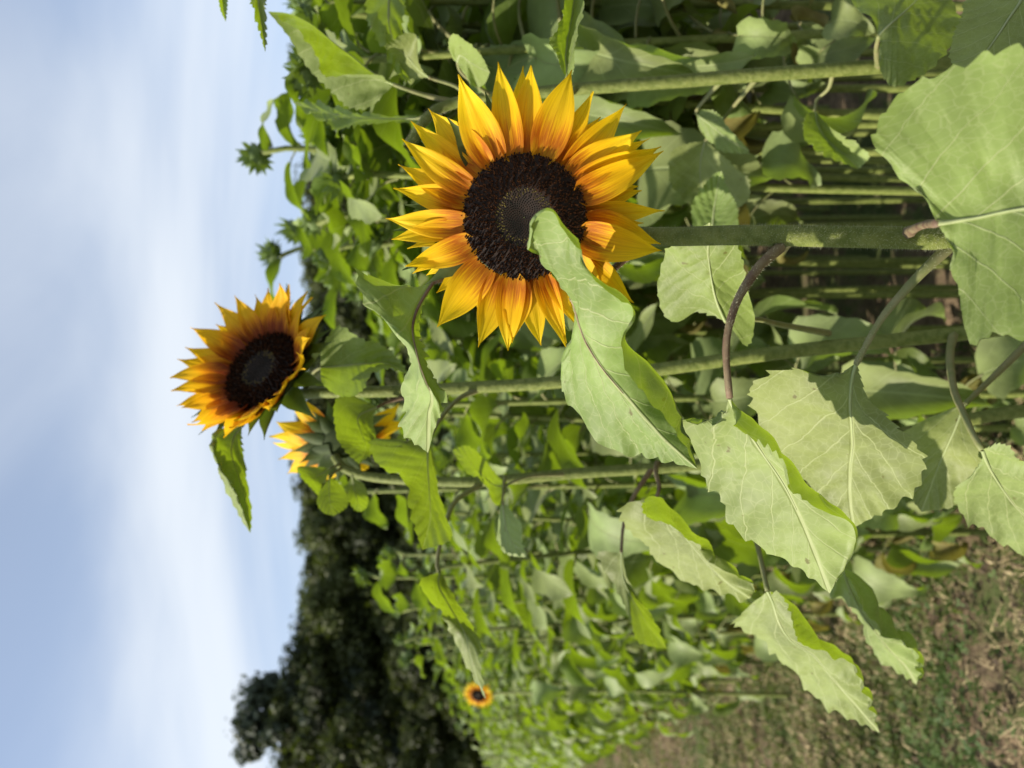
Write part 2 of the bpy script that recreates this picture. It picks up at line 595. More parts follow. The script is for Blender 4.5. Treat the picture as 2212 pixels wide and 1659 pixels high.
trunks = [trunk_mesh(i, 9.0, 0.28) for i in range(3)]
crowns = [crown_mesh(10, 15.5, 4.4, False, 70, 240, M['tree_leaf'], 0.19),
          crown_mesh(11, 15.0, 4.0, False, 64, 240, M['tree_leaf'], 0.18),
          crown_mesh(12, 16.0, 3.6, False, 64, 240, M['tree_leaf'], 0.20),
          crown_mesh(13, 15.0, 3.4, True, 60, 240, M['tree_leaf'], 0.18)]
crown_b = crown_mesh(14, 17.0, 3.6, False, 130, 170, M['tree_leaf_blue'], 0.22)


def tree(px_y, top_px, depth, k, mesh=None, label=None, wscale=1.0):
    x = (829.5 - px_y) / 1106 * T * depth
    top = H + (1106 - top_px) / 1106 * T * depth
    o = empty('broadleaf_tree', (x, depth, -0.1))
    o.rotation_euler.z = random.uniform(0, 6.28)
    s = top / 16.0
    o.scale = (max(s, .6) * wscale, max(s, .6) * wscale, s)
    for nm, me in (('trunk', trunks[k % 3]), ('crown', mesh or crowns[k % 4])):
        c = bpy.data.objects.new(nm, me)
        COL.objects.link(c); c.parent = o
    tag(o, label or 'dark green broadleaf tree in the forest edge behind the sunflower field', 'tree', 'trees along the forest edge')
    return o


profile = [(-80, 690), (60, 700), (180, 700), (300, 700), (420, 690), (520, 690), (590, 668), (660, 655), (740, 655), (830, 650), (920, 650), (1010, 650),
           (1095, 640), (1160, 668), (1225, 668), (1300, 637), (1360, 634), (1425, 642), (1478, 612), (1508, 590), (1590, 584), (1628, 598), (1690, 600), (1790, 580), (1900, 590)]
for i, (py, tp) in enumerate(profile):
    tree(py, tp + 4, 42 + (i * 7 % 5) * 1.3, i)
for i in range(30):                        # second rank, fills the gaps
    tree(-60 + i * 68, 668 + random.uniform(-8, 16), 51 + random.uniform(-2, 2), i + 1, wscale=1.15)
for i in range(34):                        # low understorey at the foot of the wood
    tree(-40 + i * 58, 850 + random.uniform(-20, 30), 38.5 + random.uniform(-1, 1), i + 2, wscale=0.95)['label'] = 'low dark shrubby tree at the foot of the forest edge'
tree(1548, 566, 43, 0, crown_b, 'tallest tree of the forest edge with glossy bluish foliage rising above its neighbours', 0.85)


# ------------------------------------------------------------------ sunflower parts
def serrate(s, teeth, amp):
    ph = (s * teeth) % 1.0
    return amp * (ph ** 1.3 if ph < 0.82 else (1 - ph) / 0.18) * min(1.0, s * 8, (1 - s) * 6)


def blade_mesh(railsP, midi, name, mats, origin, seed, ns=116, nc=6, teeth=16, amp=0.046, warp=0.026, crease=0.35):
    """loft a leaf blade through rails (lists of points running from base to tip)"""
    rails = [spline(r, ns) for r in railsP]
    nr = len(rails)
    mid = rails[midi]
    L = sum((mid[i + 1] - mid[i]).length for i in range(ns))
    rows = []; uvs = []
    sv = Vector((seed * 3.17, seed * 1.31, seed * 0.73))
    acc = 0
    for i in range(ns + 1):
        if i:
            acc += (mid[i] - mid[i - 1]).length
        s = i / ns
        pts = [r[i] for r in rails]
        # serrated margins on the outer rails
        for e, nb in ((0, 1), (nr - 1, nr - 2)):
            dv = pts[e] - pts[nb]
            if dv.length > 1e-5:
                jit = 0.6 + 0.8 * noise.noise(sv + Vector((s * 9, e, 0)))
                pts[e] = pts[e] + dv.normalized() * serrate(s, teeth + e, amp * L * jit)
        row = []
        segpos = []
        for k in range(nr - 1):
            a = pts[k]; b = pts[k + 1]
            p0 = pts[k - 1] if k > 0 else a * 2 - b
            p3 = pts[k + 2] if k + 2 < nr else b * 2 - a
            for j in range(nc + (1 if k == nr - 2 else 0)):
                f = j / nc
                lin = a.lerp(b, f)
                cm = catmull(p0, a, b, p3, f)
                row.append(lin.lerp(cm, crease))
                segpos.append(k + f)
        rows.append(row)
        # signed distance across, measured from the midrib
        dist = [0.0]
        for j in range(1, len(row)):
            dist.append(dist[-1] + (row[j] - row[j - 1]).length)
        d0 = dist[midi * nc]
        uvs.append([((d - d0) / L, acc / L) for d in dist])
    # gentle buckling: waves along the margin and blisters between veins
    out = []
    for i, row in enumerate(rows):
        nrow = []
        for j, p in enumerate(row):
            a = row[max(0, j - 1)]; b = row[min(len(row) - 1, j + 1)]
            c = rows[max(0, i - 1)][j]; d = rows[min(ns, i + 1)][j]
            n = (b - a).cross(d - c)
            if n.length > 1e-12:
                n.normalize()
            u = uvs[i][j][0]
            fade = min(1.0, i / 10, (ns - i) / 10)
            edge = min(1.0, abs(u) / 0.22)
            h = warp * L * (noise.noise(p * 24 + sv) * 1.0 * edge + 0.55 * noise.noise(p * 62 + sv) * min(1, edge * 2)) * fade
            lat = math.cos(math.pi * 5.3 * (uvs[i][j][1] - 0.95 * abs(u) ** 0.72 + (0.031 if u > 0 else -0.031)))
            h += 0.040 * L * (abs(lat) - 0.6) * min(1.0, abs(u) / 0.07) * fade * (0.6 + 0.8 * noise.noise(p * 17 + sv * 2))
            nrow.append(p + n * h)
        out.append(nrow)
    b = MB()
    b.grid(out, uvs)
    return b.mesh(name, mats, origin), out, mid


LEAVES = []
FUZZ = []


def pts_of(frame, pts, depths):
    ox, oy, k = FR[frame]
    n = len(pts)
    return [P(ox + p[0] * k, oy + p[1] * k, lerp_list(depths, i / (n - 1))) for i, p in enumerate(pts)]


def tilt_rails(railsP, base, kx, kz):
    """turn the whole blade: its left side goes back by kx, its upper side by kz"""
    eye = Vector((0, 0, H))
    out = []
    for r in railsP:
        q = []
        for p in r:
            dd = kx * (base.x - p.x) + kz * (p.z - base.z)
            q.append(eye + (p - eye) * ((p.y + dd) / p.y))
        out.append(q)
    return out


def hero_leaf(plant, frame, rails, midi, petiole=None, pr=0.0022, purple=False, mat='leaf', label=None, rib=0.8, tilt=None, **kw):
    """rails: [(points, depths)], petiole: [(px, py, depth)] on the full view, ending at the blade's base"""
    railsP = [pts_of(frame, p, d) for p, d in rails]
    if tilt:
        railsP = tilt_rails(railsP, railsP[midi][0].copy(), *tilt)
    org = plant.location
    me, grid, mid = blade_mesh(railsP, midi, 'leaf', [M[mat]], org, len(LEAVES) + 1, **kw)
    ob = bpy.data.objects.new('leaf', me)
    COL.objects.link(ob)
    ob.parent = plant
    if label:
        ob['label'] = label
    LEAVES.append(ob)
    ns = len(mid) - 1
    nc = kw.get('nc', 6)
    ribp = [grid[i][midi * nc] for i in range(0, int(ns * rib), 4)]
    if petiole:
        b = MB()
        pp = spline([P(*q) for q in petiole] + [ribp[0]], 14)
        rr_ = [pr * (1.0 + 0.95 * (1 - i / 14) ** 3 + 0.05 * math.sin(i * 2.1)) for i in range(15)]
        b.tube(pp, rr_, 12, ridge=0.06)
        pt = b.build('petiole', M['petiole_purple' if purple else 'petiole'], ob, org)
        if plant.get('fuzz'):
            FUZZ.append((plant, pp, rr_))
    b = MB()
    n = len(ribp)
    b.tube(ribp, [pr * (0.62 * (1 - i / n) + 0.10) for i in range(n)], 6)
    b.build('midrib', M['petiole_purple' if purple == 2 else 'vein'], ob, org)
    return ob


def petal_pts(length, width, bend, curl, rng, ns=18, nc=10, tipcurl=0.0, notch=False):
    """a ray floret lying along +X from the origin, facing +Z"""
    rows = []; uvs = []
    tw = rng.uniform(-0.55, 0.55)
    asym = rng.uniform(-0.28, 0.28)
    e1 = rng.uniform(.74, 1.0); e2 = rng.uniform(.5, .8); tp = rng.uniform(3.2, 6.5)
    ph = rng.uniform(0, 6)
    for i in range(ns + 1):
        s = i / ns
        w = width * 0.5 * (0.45 * (1 - s) ** 1.5 + 1.04 * math.sin(math.pi * s ** e1) ** e2 * (1 - 0.12 * s))
        w = w * (1 - s ** tp) + 0.0002
        x = length * s
        z = bend * length * (s ** 1.6) + tipcurl * length * max(0, s - 0.6) ** 2 * 3
        y0 = asym * length * s * s * 0.5
        row = []; ur = []
        for j in range(nc + 1):
            c = j / nc * 2 - 1
            cup = curl * w * (c * c) * (1 - 0.4 * s)
            rid = (0.040 * math.cos(c * 7.5) + 0.022 * math.cos(c * 17)) * width * (1 - s * 0.6) * min(1, s * 4)
            wav = 0.035 * width * math.sin(s * 9 + ph + c * 2)
            an = tw * s
            yy = c * w; zz = cup + rid + wav
            row.append(Vector((x, y0 + yy * math.cos(an) - zz * math.sin(an), z + yy * math.sin(an) + zz * math.cos(an))))
            ur.append((c * 0.5, s))
        rows.append(row); uvs.append(ur)
    b = MB()
    b.grid(rows, uvs)
    return b


def flower_head(plant, center, ez, ex, rdisc, petals, rng, petal_mat, bracts=22, florets=1300, dome=0.16, hollow=0.0, closed=0.0, blen=1.0):
    """petals: list of (angle, length from the rim, width, bend, layer)"""
    ez = ez.normalized()
    ex = (ex - ez * ex.dot(ez)).normalized()
    ey = ez.cross(ex)
    mat = Matrix((ex, ey, ez)).transposed().to_4x4()
    mat.translation = center - plant.location
    # green receptacle behind the disc
    b = MB()
    prof = [(0.12, -0.62), (0.45, -0.60), (0.80, -0.42), (1.02, -0.20), (1.02, -0.12), (0.88, -0.05)]
    rows = [[Vector((math.cos(a * math.pi / 16) * r * rdisc, math.sin(a * math.pi / 16) * r * rdisc, z * rdisc * 0.62)) for a in range(32)] for r, z in prof]
    b.grid(rows, wrap=True)
    head = b.build('flower_head', M['bract'], plant)
    head.matrix_local = mat
    # disc
    b = MB()

    def dz(r):
        return rdisc * (dome * (1 - r * r) - hollow * math.exp(-(r / 0.35) ** 2))
    rows = [[Vector((math.cos(a * math.pi / 24) * r * rdisc, math.sin(a * math.pi / 24) * r * rdisc, dz(r))) for a in range(48)]
            for r in [0.01 + 0.99 * i / 10 for i in range(11)]]
    b.grid(rows, wrap=True)
    d = b.build('disc', M['disc'], head)
    if florets:
        b = MB()
        for i in range(florets):
            r = math.sqrt((i + 0.5) / florets) * 1.02
            a = i * 2.399963 + (rng.uniform(-.05, .05) if r > .3 else 0)
            sp = rdisc * 1.75 / math.sqrt(florets) * 0.5
            base = Vector((math.cos(a) * r * rdisc, math.sin(a) * r * rdisc, dz(min(r, 1)) - 0.0002))
            rad = Vector((math.cos(a), math.sin(a), 0))
            tan = Vector((-math.sin(a), math.cos(a), 0))
            lean = (rad * (0.25 * (r - 0.3))).to_3d() + Vector((rng.uniform(-.18, .18), rng.uniform(-.18, .18), 1)) if r > 0.42 else Vector((0, 0, 1)) - rad * 0.35
            lean = lean.normalized()
            if r > 0.47:
                hh = sp * rng.uniform(1.9, 3.0)
                w0, w1 = sp * 0.62, sp * 0.72
                ring0 = []; ring1 = []
                for k in range(5):
                    an = k * 1.2566 + i
                    q = rad * math.cos(an) + tan * math.sin(an)
                    ring0.append(base + q * w0); ring1.append(base + q * w1 * rng.uniform(.8, 1.25) + lean * hh * rng.uniform(.85, 1.15))
                topc = base + lean * hh * 0.62
                fs = [(k, (k + 1) % 5, 5 + (k + 1) % 5, 5 + k) for k in range(5)]
                b.add(ring0 + ring1, fs, mat=0)
                b.add(ring1 + [topc], [(k, (k + 1) % 5, 5) for k in range(5)], mat=1 if rng.random() < (.5 if r > .6 else .8) else 0)
                if rng.random() < 0.75:      # forked style or anther tip
                    for sgn in (-1, 1):
                        p0 = base + lean * hh * 0.8
                        sd = (tan * math.cos(i) + rad * math.sin(i)) * sgn
                        p1 = p0 + lean * hh * 0.75 + sd * sp * 0.35
                        p2 = p1 + sd * sp * 0.5 - lean * sp * 0.15
                        wv = lean.cross(sd).normalized() * sp * 0.2
                        b.add([p0 - wv, p0 + wv, p1 + wv, p1 - wv, p2], [(0, 1, 2, 3), (3, 2, 4)], mat=1 if rng.random() < .45 else 0)
            else:
                hh = sp * 1.5
                ring = []
                for k in range(4):
                    an = k * 1.5708
                    q = rad * math.cos(an) * 1.15 + tan * math.sin(an) * 0.8
                    ring.append(base + q * sp * 0.95)
                tip = base + lean * hh
                mt = 3
                if r > 0.34 and rng.random() < 0.6:
                    mt = 2
                b.add(ring + [tip], [(k, (k + 1) % 4, 4) for k in range(4)], mat=mt)
        f = b.build('florets', [M['floret'], M['floret_tip'], M['floret_olive'], M['floret_bud']], head, smooth=False)
        f['kind'] = 'stuff'
    for (ang, ln, wd, bend, layer) in petals:
        pb = petal_pts(ln, wd, bend, rng.uniform(0.15, 0.5), rng, tipcurl=rng.uniform(-0.30, 0.35))
        ob = pb.build('petal', M[petal_mat], head)
        q = Matrix.Rotation(ang, 4, 'Z') @ Matrix.Translation((rdisc * 0.90, 0, rdisc * (-0.02 - 0.07 * layer)))
        q = q @ Matrix.Rotation(rng.uniform(-0.12, 0.12), 4, 'X') @ Matrix.Rotation(-closed + rng.uniform(-.05, .05), 4, 'Y')
        ob.matrix_local = q
    for i in range(bracts + bracts // 2):
        a = i * 2 * math.pi / bracts * 1.03 + rng.uniform(-.1, .1)
        bw = rdisc * rng.uniform(0.40, 0.55)
        bl = rdisc * rng.uniform(1.0, 1.5) * blen
        back = rng.uniform(-0.1, 0.55)
        bb = MB()
        rows = []
        for k in range(9):
            s = k / 8
            w = bw * 0.5 * ((1 - s) ** 0.9 * (1 + 1.2 * s)) * (1 if s < .55 else max(.08, 1 - (s - .55) * 2.1)) + 0.0003
            row = []
            for j in range(5):
                c = j / 2 - 1
                row.append(Vector((bl * s, c * w, -bl * back * s * s + 0.25 * w * c * c)))
            rows.append(row)
        bb.grid(rows)
        ob = bb.build('bract', M['bract'], head)
        ob.matrix_local = Matrix.Rotation(a, 4, 'Z') @ Matrix.Translation((rdisc * (0.80 if i < bracts else 0.55), 0, -rdisc * ((0.24 if i < bracts else 0.36) + 0.08 * (i % 2)))) @ Matrix.Rotation(-closed * 0.6 - .1, 4, 'Y')
    return head


def hairs(name, path, radii, count, length, parent, origin, rng):
    b = MB()
    n = len(path) - 1
    for i in range(count):
        f = rng.random() * n
        k = min(int(f), n - 1)
        p = path[k].lerp(path[k + 1], f - k)
        r = radii[k] + (radii[k + 1] - radii[k]) * (f - k)
        t = (path[k + 1] - path[k]).normalized()
        o = t.orthogonal().normalized()
        d = Quaternion(t, rng.uniform(0, 6.283)) @ o
        w = t.cross(d) * 0.00009
        ln = length * rng.uniform(0.5, 1.4)
        root = p + d * r * 0.97
        tip = root + d * ln + t * ln * rng.uniform(-.5, .3)
        b.add([root - w, root + w, tip], [(0, 1, 2)])
    ob = b.build(name, M['hair'], parent, origin, smooth=False)
    ob['kind'] = 'stuff'
    return ob


def hero_stem(plant, pts, r_top, r_bot, hair=0, rng=random):
    ctrl = [P(*p) for p in pts]
    foot = ctrl[-1]
    ctrl.append(Vector((foot.x + .01, foot.y + .015, foot.z * 0.5)))
    ctrl.append(Vector((plant.location.x, plant.location.y, -0.03)))
    path = spline(ctrl, 60)
    rad = [r_top + (r_bot - r_top) * (i / 60) for i in range(61)]
    b = MB()
    b.tube(path, rad, 14, ridge=0.035)
    b.build('stem', M['stem'], plant, plant.location)
    if hair:
        hairs('stem_hair', path[:40], rad[:40], hair, 0.0022, plant, plant.location, rng)
    return path, rad


def plant_root(label, x, y, group=None, name='sunflower_plant'):
    o = empty(name, (x, y, 0))
    tag(o, label, 'sunflower', group)
    return o


# ------------------------------------------------------------------ plant A: the big open flower
rng = random.Random(3)
DA = 0.47
A = plant_root('sunflower plant in front with the largest open flower facing the viewer', 0.11, 0.52)
A['fuzz'] = 1
hero_stem(A, [(1180, 478, .500), (1300, 500, .500), (1420, 511, .498), (1600, 508, .497), (1800, 511, .497), (2050, 516, .498), (2300, 522, .50)],
          0.0052, 0.0088, 9000, rng)
k5 = .4231 * T / 1106 * DA
tips = [(752, 118), (838, 124), (915, 133), (1112, 150), (1238, 260), (1403, 322), (1445, 428), (1475, 432), (1565, 503), (1590, 570),
        (1597, 805), (1597, 943), (1573, 1065), (1465, 1290), (1090, 1545), (1128, 1490), (940, 1522), (830, 1495), (762, 1533), (637, 1522),
        (430, 1408), (300, 1136), (292, 1112), (207, 948), (187, 915), (230, 705), (235, 640), (255, 525), (302, 415), (402, 315), (535, 210),
        (582, 214), (1330, 1240), (1215, 1420)]
wid = {3: 150, 6: 160, 5: 130, 8: 150, 10: 95, 11: 150, 12: 150, 13: 150, 20: 170, 29: 175, 30: 165, 0: 125, 2: 135, 19: 140, 17: 150, 23: 90,
       15: 75, 14: 90, 7: 100, 31: 110, 22: 100, 28: 105}
petals = []
for i, (tx, ty) in enumerate(tips):
    dx, dy = tx - 890, -(ty - 855)
    r = math.hypot(dx, dy)
    petals.append((math.atan2(dy, dx), (r - 290) * k5 * 1.03, wid.get(i, 125) * rng.uniform(0.90, 1.06) * k5, rng.uniform(-0.10, 0.10), (i * 2) % 3))
for i in range(28):
    petals.append((i / 28 * 6.283 + rng.uniform(-.15, .15), rng.uniform(300, 360) * k5, rng.uniform(85, 115) * k5, rng.uniform(-.16, -.02), 3))
headA = flower_head(A, P(756 + 890 * .4231, 108 + 855 * .4231, DA - 0.004), Vector((-0.22, -1, 0.06)), Vector((0, 0, -1)), 310 * k5, petals, rng, 'petal',
                    bracts=24, florets=2300, dome=0.10, hollow=0.10)
headA['label'] = 'large open yellow flower head with orange flushed petals and dark disc'

hero_leaf(A, 'D', [
    ([(1236, 646), (1165, 550), (1146, 500), (1160, 471), (1195, 466), (1240, 530), (1300, 612), (1362, 676), (1346, 735), (1362, 805), (1400, 858), (1460, 928), (1506, 1012)], [.452, .425, .418, .420, .424, .428, .424]),
    ([(1236, 646), (1166, 549), (1144, 500), (1158, 468), (1197, 463), (1244, 528), (1304, 610), (1368, 674), (1352, 734), (1404, 787), (1450, 855), (1484, 928), (1506, 1012)], [.452, .427, .422, .426, .440, .446, .426]),
    ([(1236, 646), (1238, 652), (1240, 658), (1242, 666), (1244, 676), (1248, 690), (1255, 713), (1268, 745), (1300, 795), (1342, 845), (1385, 895), (1440, 955), (1506, 1012)], [.452, .452, .450, .448, .440, .434, .424]),
    ([(1236, 646), (1238, 665), (1243, 690), (1246, 715), (1238, 745), (1223, 775), (1214, 808), (1222, 845), (1250, 900), (1310, 960), (1375, 980), (1440, 997), (1506, 1012)], [.452, .455, .458, .462, .462, .450, .424])],
    2, [(1420, 512, .500), (1350, 560, .505), (1280, 620, .490)], pr=0.0020, purple=2, label='pale green leaf folded across the flower disc', crease=.25, tilt=(.55, .10))

hero_leaf(A, 'Z4', [
    ([(1885, 210), (1720, 265), (1560, 190), (1400, 155), (1430, 340), (1560, 510), (1735, 700), (1715, 880), (1690, 1060), (1672, 1200), (1845, 1345)], [.50, .49, .47, .47, .48, .50, .52]),
    ([(1885, 210), (1830, 290), (1775, 390), (1745, 490), (1745, 570), (1765, 660), (1790, 760), (1830, 870), (1870, 980), (1850, 1100), (1845, 1345)], [.50, .49, .48, .46, .45, .47, .52]),
    ([(1895, 206), (1840, 302), (1794, 400), (1770, 500), (1780, 600), (1818, 715), (1855, 810), (1895, 910), (1936, 1040), (1900, 1135), (1845, 1345)], [.50, .495, .49, .475, .47, .48, .52])],
    1, [(1160, 490, .500), (1080, 540, .515), (1000, 590, .510)], pr=0.0018, purple=2, tilt=(.5, .1))

hero_leaf(A, 'Y3', [
    ([(690, 325), (640, 450), (490, 470), (385, 480), (440, 640), (540, 840), (650, 970), (740, 1170), (960, 1340), (1190, 1470), (1360, 1615)], [.465, .48, .49, .485, .475, .455]),
    ([(695, 320), (715, 370), (755, 430), (800, 500), (850, 590), (930, 710), (1020, 840), (1090, 960), (1180, 1150), (1280, 1400), (1360, 1615)], [.465, .465, .465, .462, .458, .455]),
    ([(700, 320), (740, 385), (790, 440), (850, 490), (950, 590), (1080, 740), (1200, 860), (1330, 965), (1515, 1170), (1472, 1400), (1360, 1615)], [.465, .455, .455, .452, .450, .455]),
    ([(700, 320), (728, 450), (735, 500), (860, 580), (970, 650), (1040, 760), (1140, 920), (1240, 1010), (1508, 1165), (1470, 1402), (1360, 1615)], [.465, .440, .430, .430, .440, .455])],
    1, [(1685, 535, .497), (1643, 572, .485), (1610, 618, .475), (1588, 660, .468), (1573, 712, .464), (1568, 758, .464), (1571, 806, .464)],
    pr=0.0021, purple=True, crease=.25, tilt=(.75, .2))

hero_leaf(A, 'Y3', [
    ([(1530, 90), (1380, 175), (1120, 130), (860, 215), (850, 320), (930, 530), (1080, 760), (1300, 1000), (1520, 1180)], [.545, .55, .56, .57, .56]),
    ([(1535, 90), (1515, 160), (1500, 260), (1495, 380), (1505, 500), (1510, 640), (1495, 800), (1495, 980), (1520, 1180)], [.545, .54, .54, .55, .56]),
    ([(1540, 92), (1553, 200), (1590, 340), (1700, 440), (1870, 575), (1975, 730), (1895, 940), (1670, 1080), (1520, 1180)], [.545, .53, .52, .54, .56])],
    1, [(2052, 532, .500), (1990, 590, .50), (1930, 655, .512), (1895, 702, .522), (1865, 757, .535)], pr=0.0022, purple=False, tilt=(.7, .3))

hero_leaf(A, 'D', [
    ([(2025, 482), (1985, 410), (1915, 350), (1892, 290), (1950, 200), (2080, 150), (2212, 105), (2350, 150), (2600, 450)], [.37, .37, .36, .345, .34]),
    ([(2025, 482), (2040, 481), (2060, 478), (2085, 474), (2120, 468), (2180, 455), (2260, 445), (2400, 445), (2600, 450)], [.37, .37, .368, .36, .36]),
    ([(2025, 484), (2050, 525), (2062, 590), (2080, 660), (2098, 742), (2150, 715), (2240, 735), (2400, 690), (2600, 450)], [.37, .372, .362, .352, .36])],
    1, [(1962, 503, .494), (1975, 494, .46), (1998, 485, .41)], pr=0.0022, purple=True, label='broad leaf lying closest to the viewer at the picture edge', warp=.022, tilt=(.14, .16))


for pl, pp, rr_ in FUZZ[:-1]:
    hairs('petiole_hair', pp, rr_, 420, 0.0016, pl, pl.location, rng)
del A['fuzz']


# ------------------------------------------------------------------ plant C: tilted flower against the sky
DC = 0.86
C = plant_root('sunflower plant whose tilted dark flower stands against the sky', 0.07, 0.82)
stemC, radC = hero_stem(C, [(600, 838, .885), (640, 850, .87), (700, 848, .86), (850, 845, .86), (1000, 838, .86), (1200, 826, .855), (1410, 800, .85), (1700, 760, .84), (2085, 720, .83), (2260, 705, .825)],
                        0.0058, 0.0088, 5000, rng)
nC = Vector((0.46, -0.80, 0.40)).normalized()
rC = 92 * T / 1106 * DC
petC = []
for i in range(30):
    a = i / 30 * 2 * math.pi + rng.uniform(-.07, .07)
    petC.append((a, rng.uniform(.054, .070), rng.uniform(.021, .027), rng.uniform(-.02, .14), i % 3))
for i in range(8):
    petC.append((rng.uniform(0, 6.28), rng.uniform(.03, .045), rng.uniform(.010, .014), rng.uniform(.0, .2), 1))
headC = flower_head(C, P(566, 800, DC - .012), nC, Vector((0, 0, -1)), rC, petC, rng, 'petal_dark', bracts=22, florets=900, dome=0.14, hollow=0.05, closed=0.62)
headC['label'] = 'smaller flower head turned up and sideways with brown flushed petals'

hero_leaf(C, 'D', [
    ([(523, 919), (470, 936), (462, 965), (470, 1000), (480, 1047), (505, 1095), (541, 1152)], [.84, .82, .83, .86, .84]),
    ([(523, 919), (467, 934), (459, 962), (471, 1005), (497, 1045), (520, 1095), (541, 1152)], [.84, .82, .82, .82, .84]),
    ([(523, 921), (505, 945), (500, 980), (512, 1020), (524, 1060), (535, 1110), (541, 1152)], [.84, .845, .85, .845, .84]),
    ([(523, 921), (522, 950), (527, 990), (534, 1030), (540, 1070), (543, 1115), (541, 1152)], [.84, .86, .875, .87, .84])],
    2, [(600, 850, .90), (560, 885, .87), (535, 905, .85)], pr=0.0017, teeth=15)
hero_leaf(C, 'Z4', [
    ([(1130, 780), (1148, 640), (1250, 515), (1400, 595), (1540, 640), (1640, 720), (1720, 826)], [.83, .80, .79, .80, .82]),
    ([(1130, 780), (1190, 778), (1260, 772), (1360, 762), (1460, 755), (1570, 755), (1720, 826)], [.83, .825, .82, .82, .82]),
    ([(1130, 782), (1148, 880), (1260, 975), (1400, 940), (1470, 820), (1580, 782), (1720, 828)], [.83, .80, .79, .80, .82])],
    1, [(660, 838, .87), (676, 806, .85)], pr=0.0017, teeth=17, tilt=(-.55, -.1))
hero_leaf(C, 'Z4', [
    ([(1500, 1040), (1360, 975), (1245, 985), (1225, 1110), (1240, 1240), (1300, 1330), (1385, 1420)], [.83, .80, .78, .80]),
    ([(1505, 1045), (1440, 1070), (1380, 1110), (1390, 1180), (1420, 1260), (1430, 1330), (1385, 1420)], [.83, .82, .82, .80]),
    ([(1510, 1050), (1480, 1100), (1475, 1170), (1500, 1250), (1500, 1320), (1450, 1370), (1385, 1420)], [.83, .84, .85, .80])],
    1, [(885, 855, .86), (838, 868, .85)], pr=0.0017, purple=True)
hero_leaf(C, 'D', [
    ([(915, 952), (806, 950), (822, 1005), (876, 1045), (893, 1120), (912, 1188)], [.79, .76, .755, .755, .755]),
    ([(926, 950), (924, 970), (924, 1010), (927, 1060), (929, 1120), (912, 1188)], [.79, .80, .79, .78, .755]),
    ([(928, 950), (936, 985), (945, 1045), (960, 1105), (971, 1165), (912, 1188)], [.79, .81, .81, .78, .755])],
    1, [(1030, 843, .858), (990, 862, .84), (952, 903, .80), (934, 935, .79)], pr=0.0019)
hero_leaf(C, 'Y5', [
    ([(1045, 830), (1035, 930), (870, 1110), (920, 1260), (1100, 1390), (1330, 1530), (1600, 1600)], [.62, .63, .66, .66, .64]),
    ([(1045, 830), (1070, 900), (1110, 980), (1180, 1090), (1260, 1200), (1400, 1350), (1600, 1600)], [.62, .62, .63, .64, .64]),
    ([(1045, 830), (1130, 797), (1230, 820), (1330, 940), (1450, 1100), (1560, 1350), (1600, 1600)], [.62, .60, .60, .62, .64])],
    1, [(2060, 722, .83), (2052, 768, .77), (2060, 840, .70), (2080, 890, .65), (2100, 935, .63)], pr=0.0026, tilt=(.7, .1))
hero_leaf(C, 'Y5', [
    ([(925, 530), (800, 570), (560, 690), (550, 800), (570, 950), (570, 1120), (640, 1240)], [.72, .73, .74, .76, .76]),
    ([(925, 530), (900, 600), (860, 700), (815, 800), (760, 920), (710, 1050), (640, 1240)], [.72, .72, .73, .75, .76]),
    ([(925, 530), (940, 650), (985, 770), (1028, 880), (1010, 1000), (860, 1190), (640, 1240)], [.72, .70, .70, .74, .76])],
    1, [(2250, 712, .82), (2150, 810, .76), (2108, 850, .73)], pr=0.0024)


# ------------------------------------------------------------------ plant E: flower seen from behind
DE = 1.02
E = plant_root('sunflower plant whose flower is seen from behind below the tilted one', -0.06, 0.96)
hero_stem(E, [(722, 985, 1.02), (745, 1012, 1.01), (800, 1030, 1.0), (900, 1038, .99), (1040, 1040, .98), (1250, 1022, .975), (1490, 1005, .97), (1800, 965, .96), (2100, 905, .96), (2260, 885, .96)],
          0.0055, 0.0098, 4000, rng)
nE = Vector((0.45, 0.78, 0.40)).normalized()
petE = []
for a in (2.25, 2.55, 2.85, 3.05, 3.3, 3.6, 3.95, 1.75, 0.15, 0.45, 0.75, -0.2, 1.1):
    petE.append((a + rng.uniform(-.06, .06), rng.uniform(.060, .076), rng.uniform(.021, .027), rng.uniform(.0, .16), rng.randrange(3)))
headE = flower_head(E, P(738, 950, DE + .01), nE, Vector((0, 0, -1)), 58 * T / 1106 * DE, petE, rng, 'petal', bracts=20, florets=300, closed=0.42, blen=0.8)
headE['label'] = 'flower head turned away showing its green bracts'
hero_leaf(E, 'Z4', [
    ([(1190, 1450), (1100, 1440), (985, 1440), (1000, 1500), (1050, 1560), (1110, 1625)], [.98, .96, .95, .96]),
    ([(1190, 1450), (1150, 1480), (1110, 1500), (1100, 1540), (1110, 1580), (1112, 1626)], [.98, .97, .97, .96]),
    ([(1190, 1450), (1180, 1490), (1165, 1530), (1140, 1560), (1130, 1600), (1115, 1626)], [.98, .99, .99, .96])],
    1, [(735, 1002, 1.01), (722, 1008, .99)], pr=.0013, teeth=11)
hero_leaf(E, 'Z4', [
    ([(1190, 1510), (1130, 1600), (1110, 1680), (1150, 1740), (1220, 1765)], [.97, .95, .95, .96]),
    ([(1190, 1510), (1190, 1570), (1190, 1630), (1200, 1700), (1220, 1765)], [.97, .96, .96, .96]),
    ([(1190, 1510), (1260, 1550), (1310, 1640), (1300, 1710), (1220, 1765)], [.97, .98, .98, .96])],
    1, [(740, 1010, 1.01), (715, 1025, .98)], pr=.0013, teeth=11)
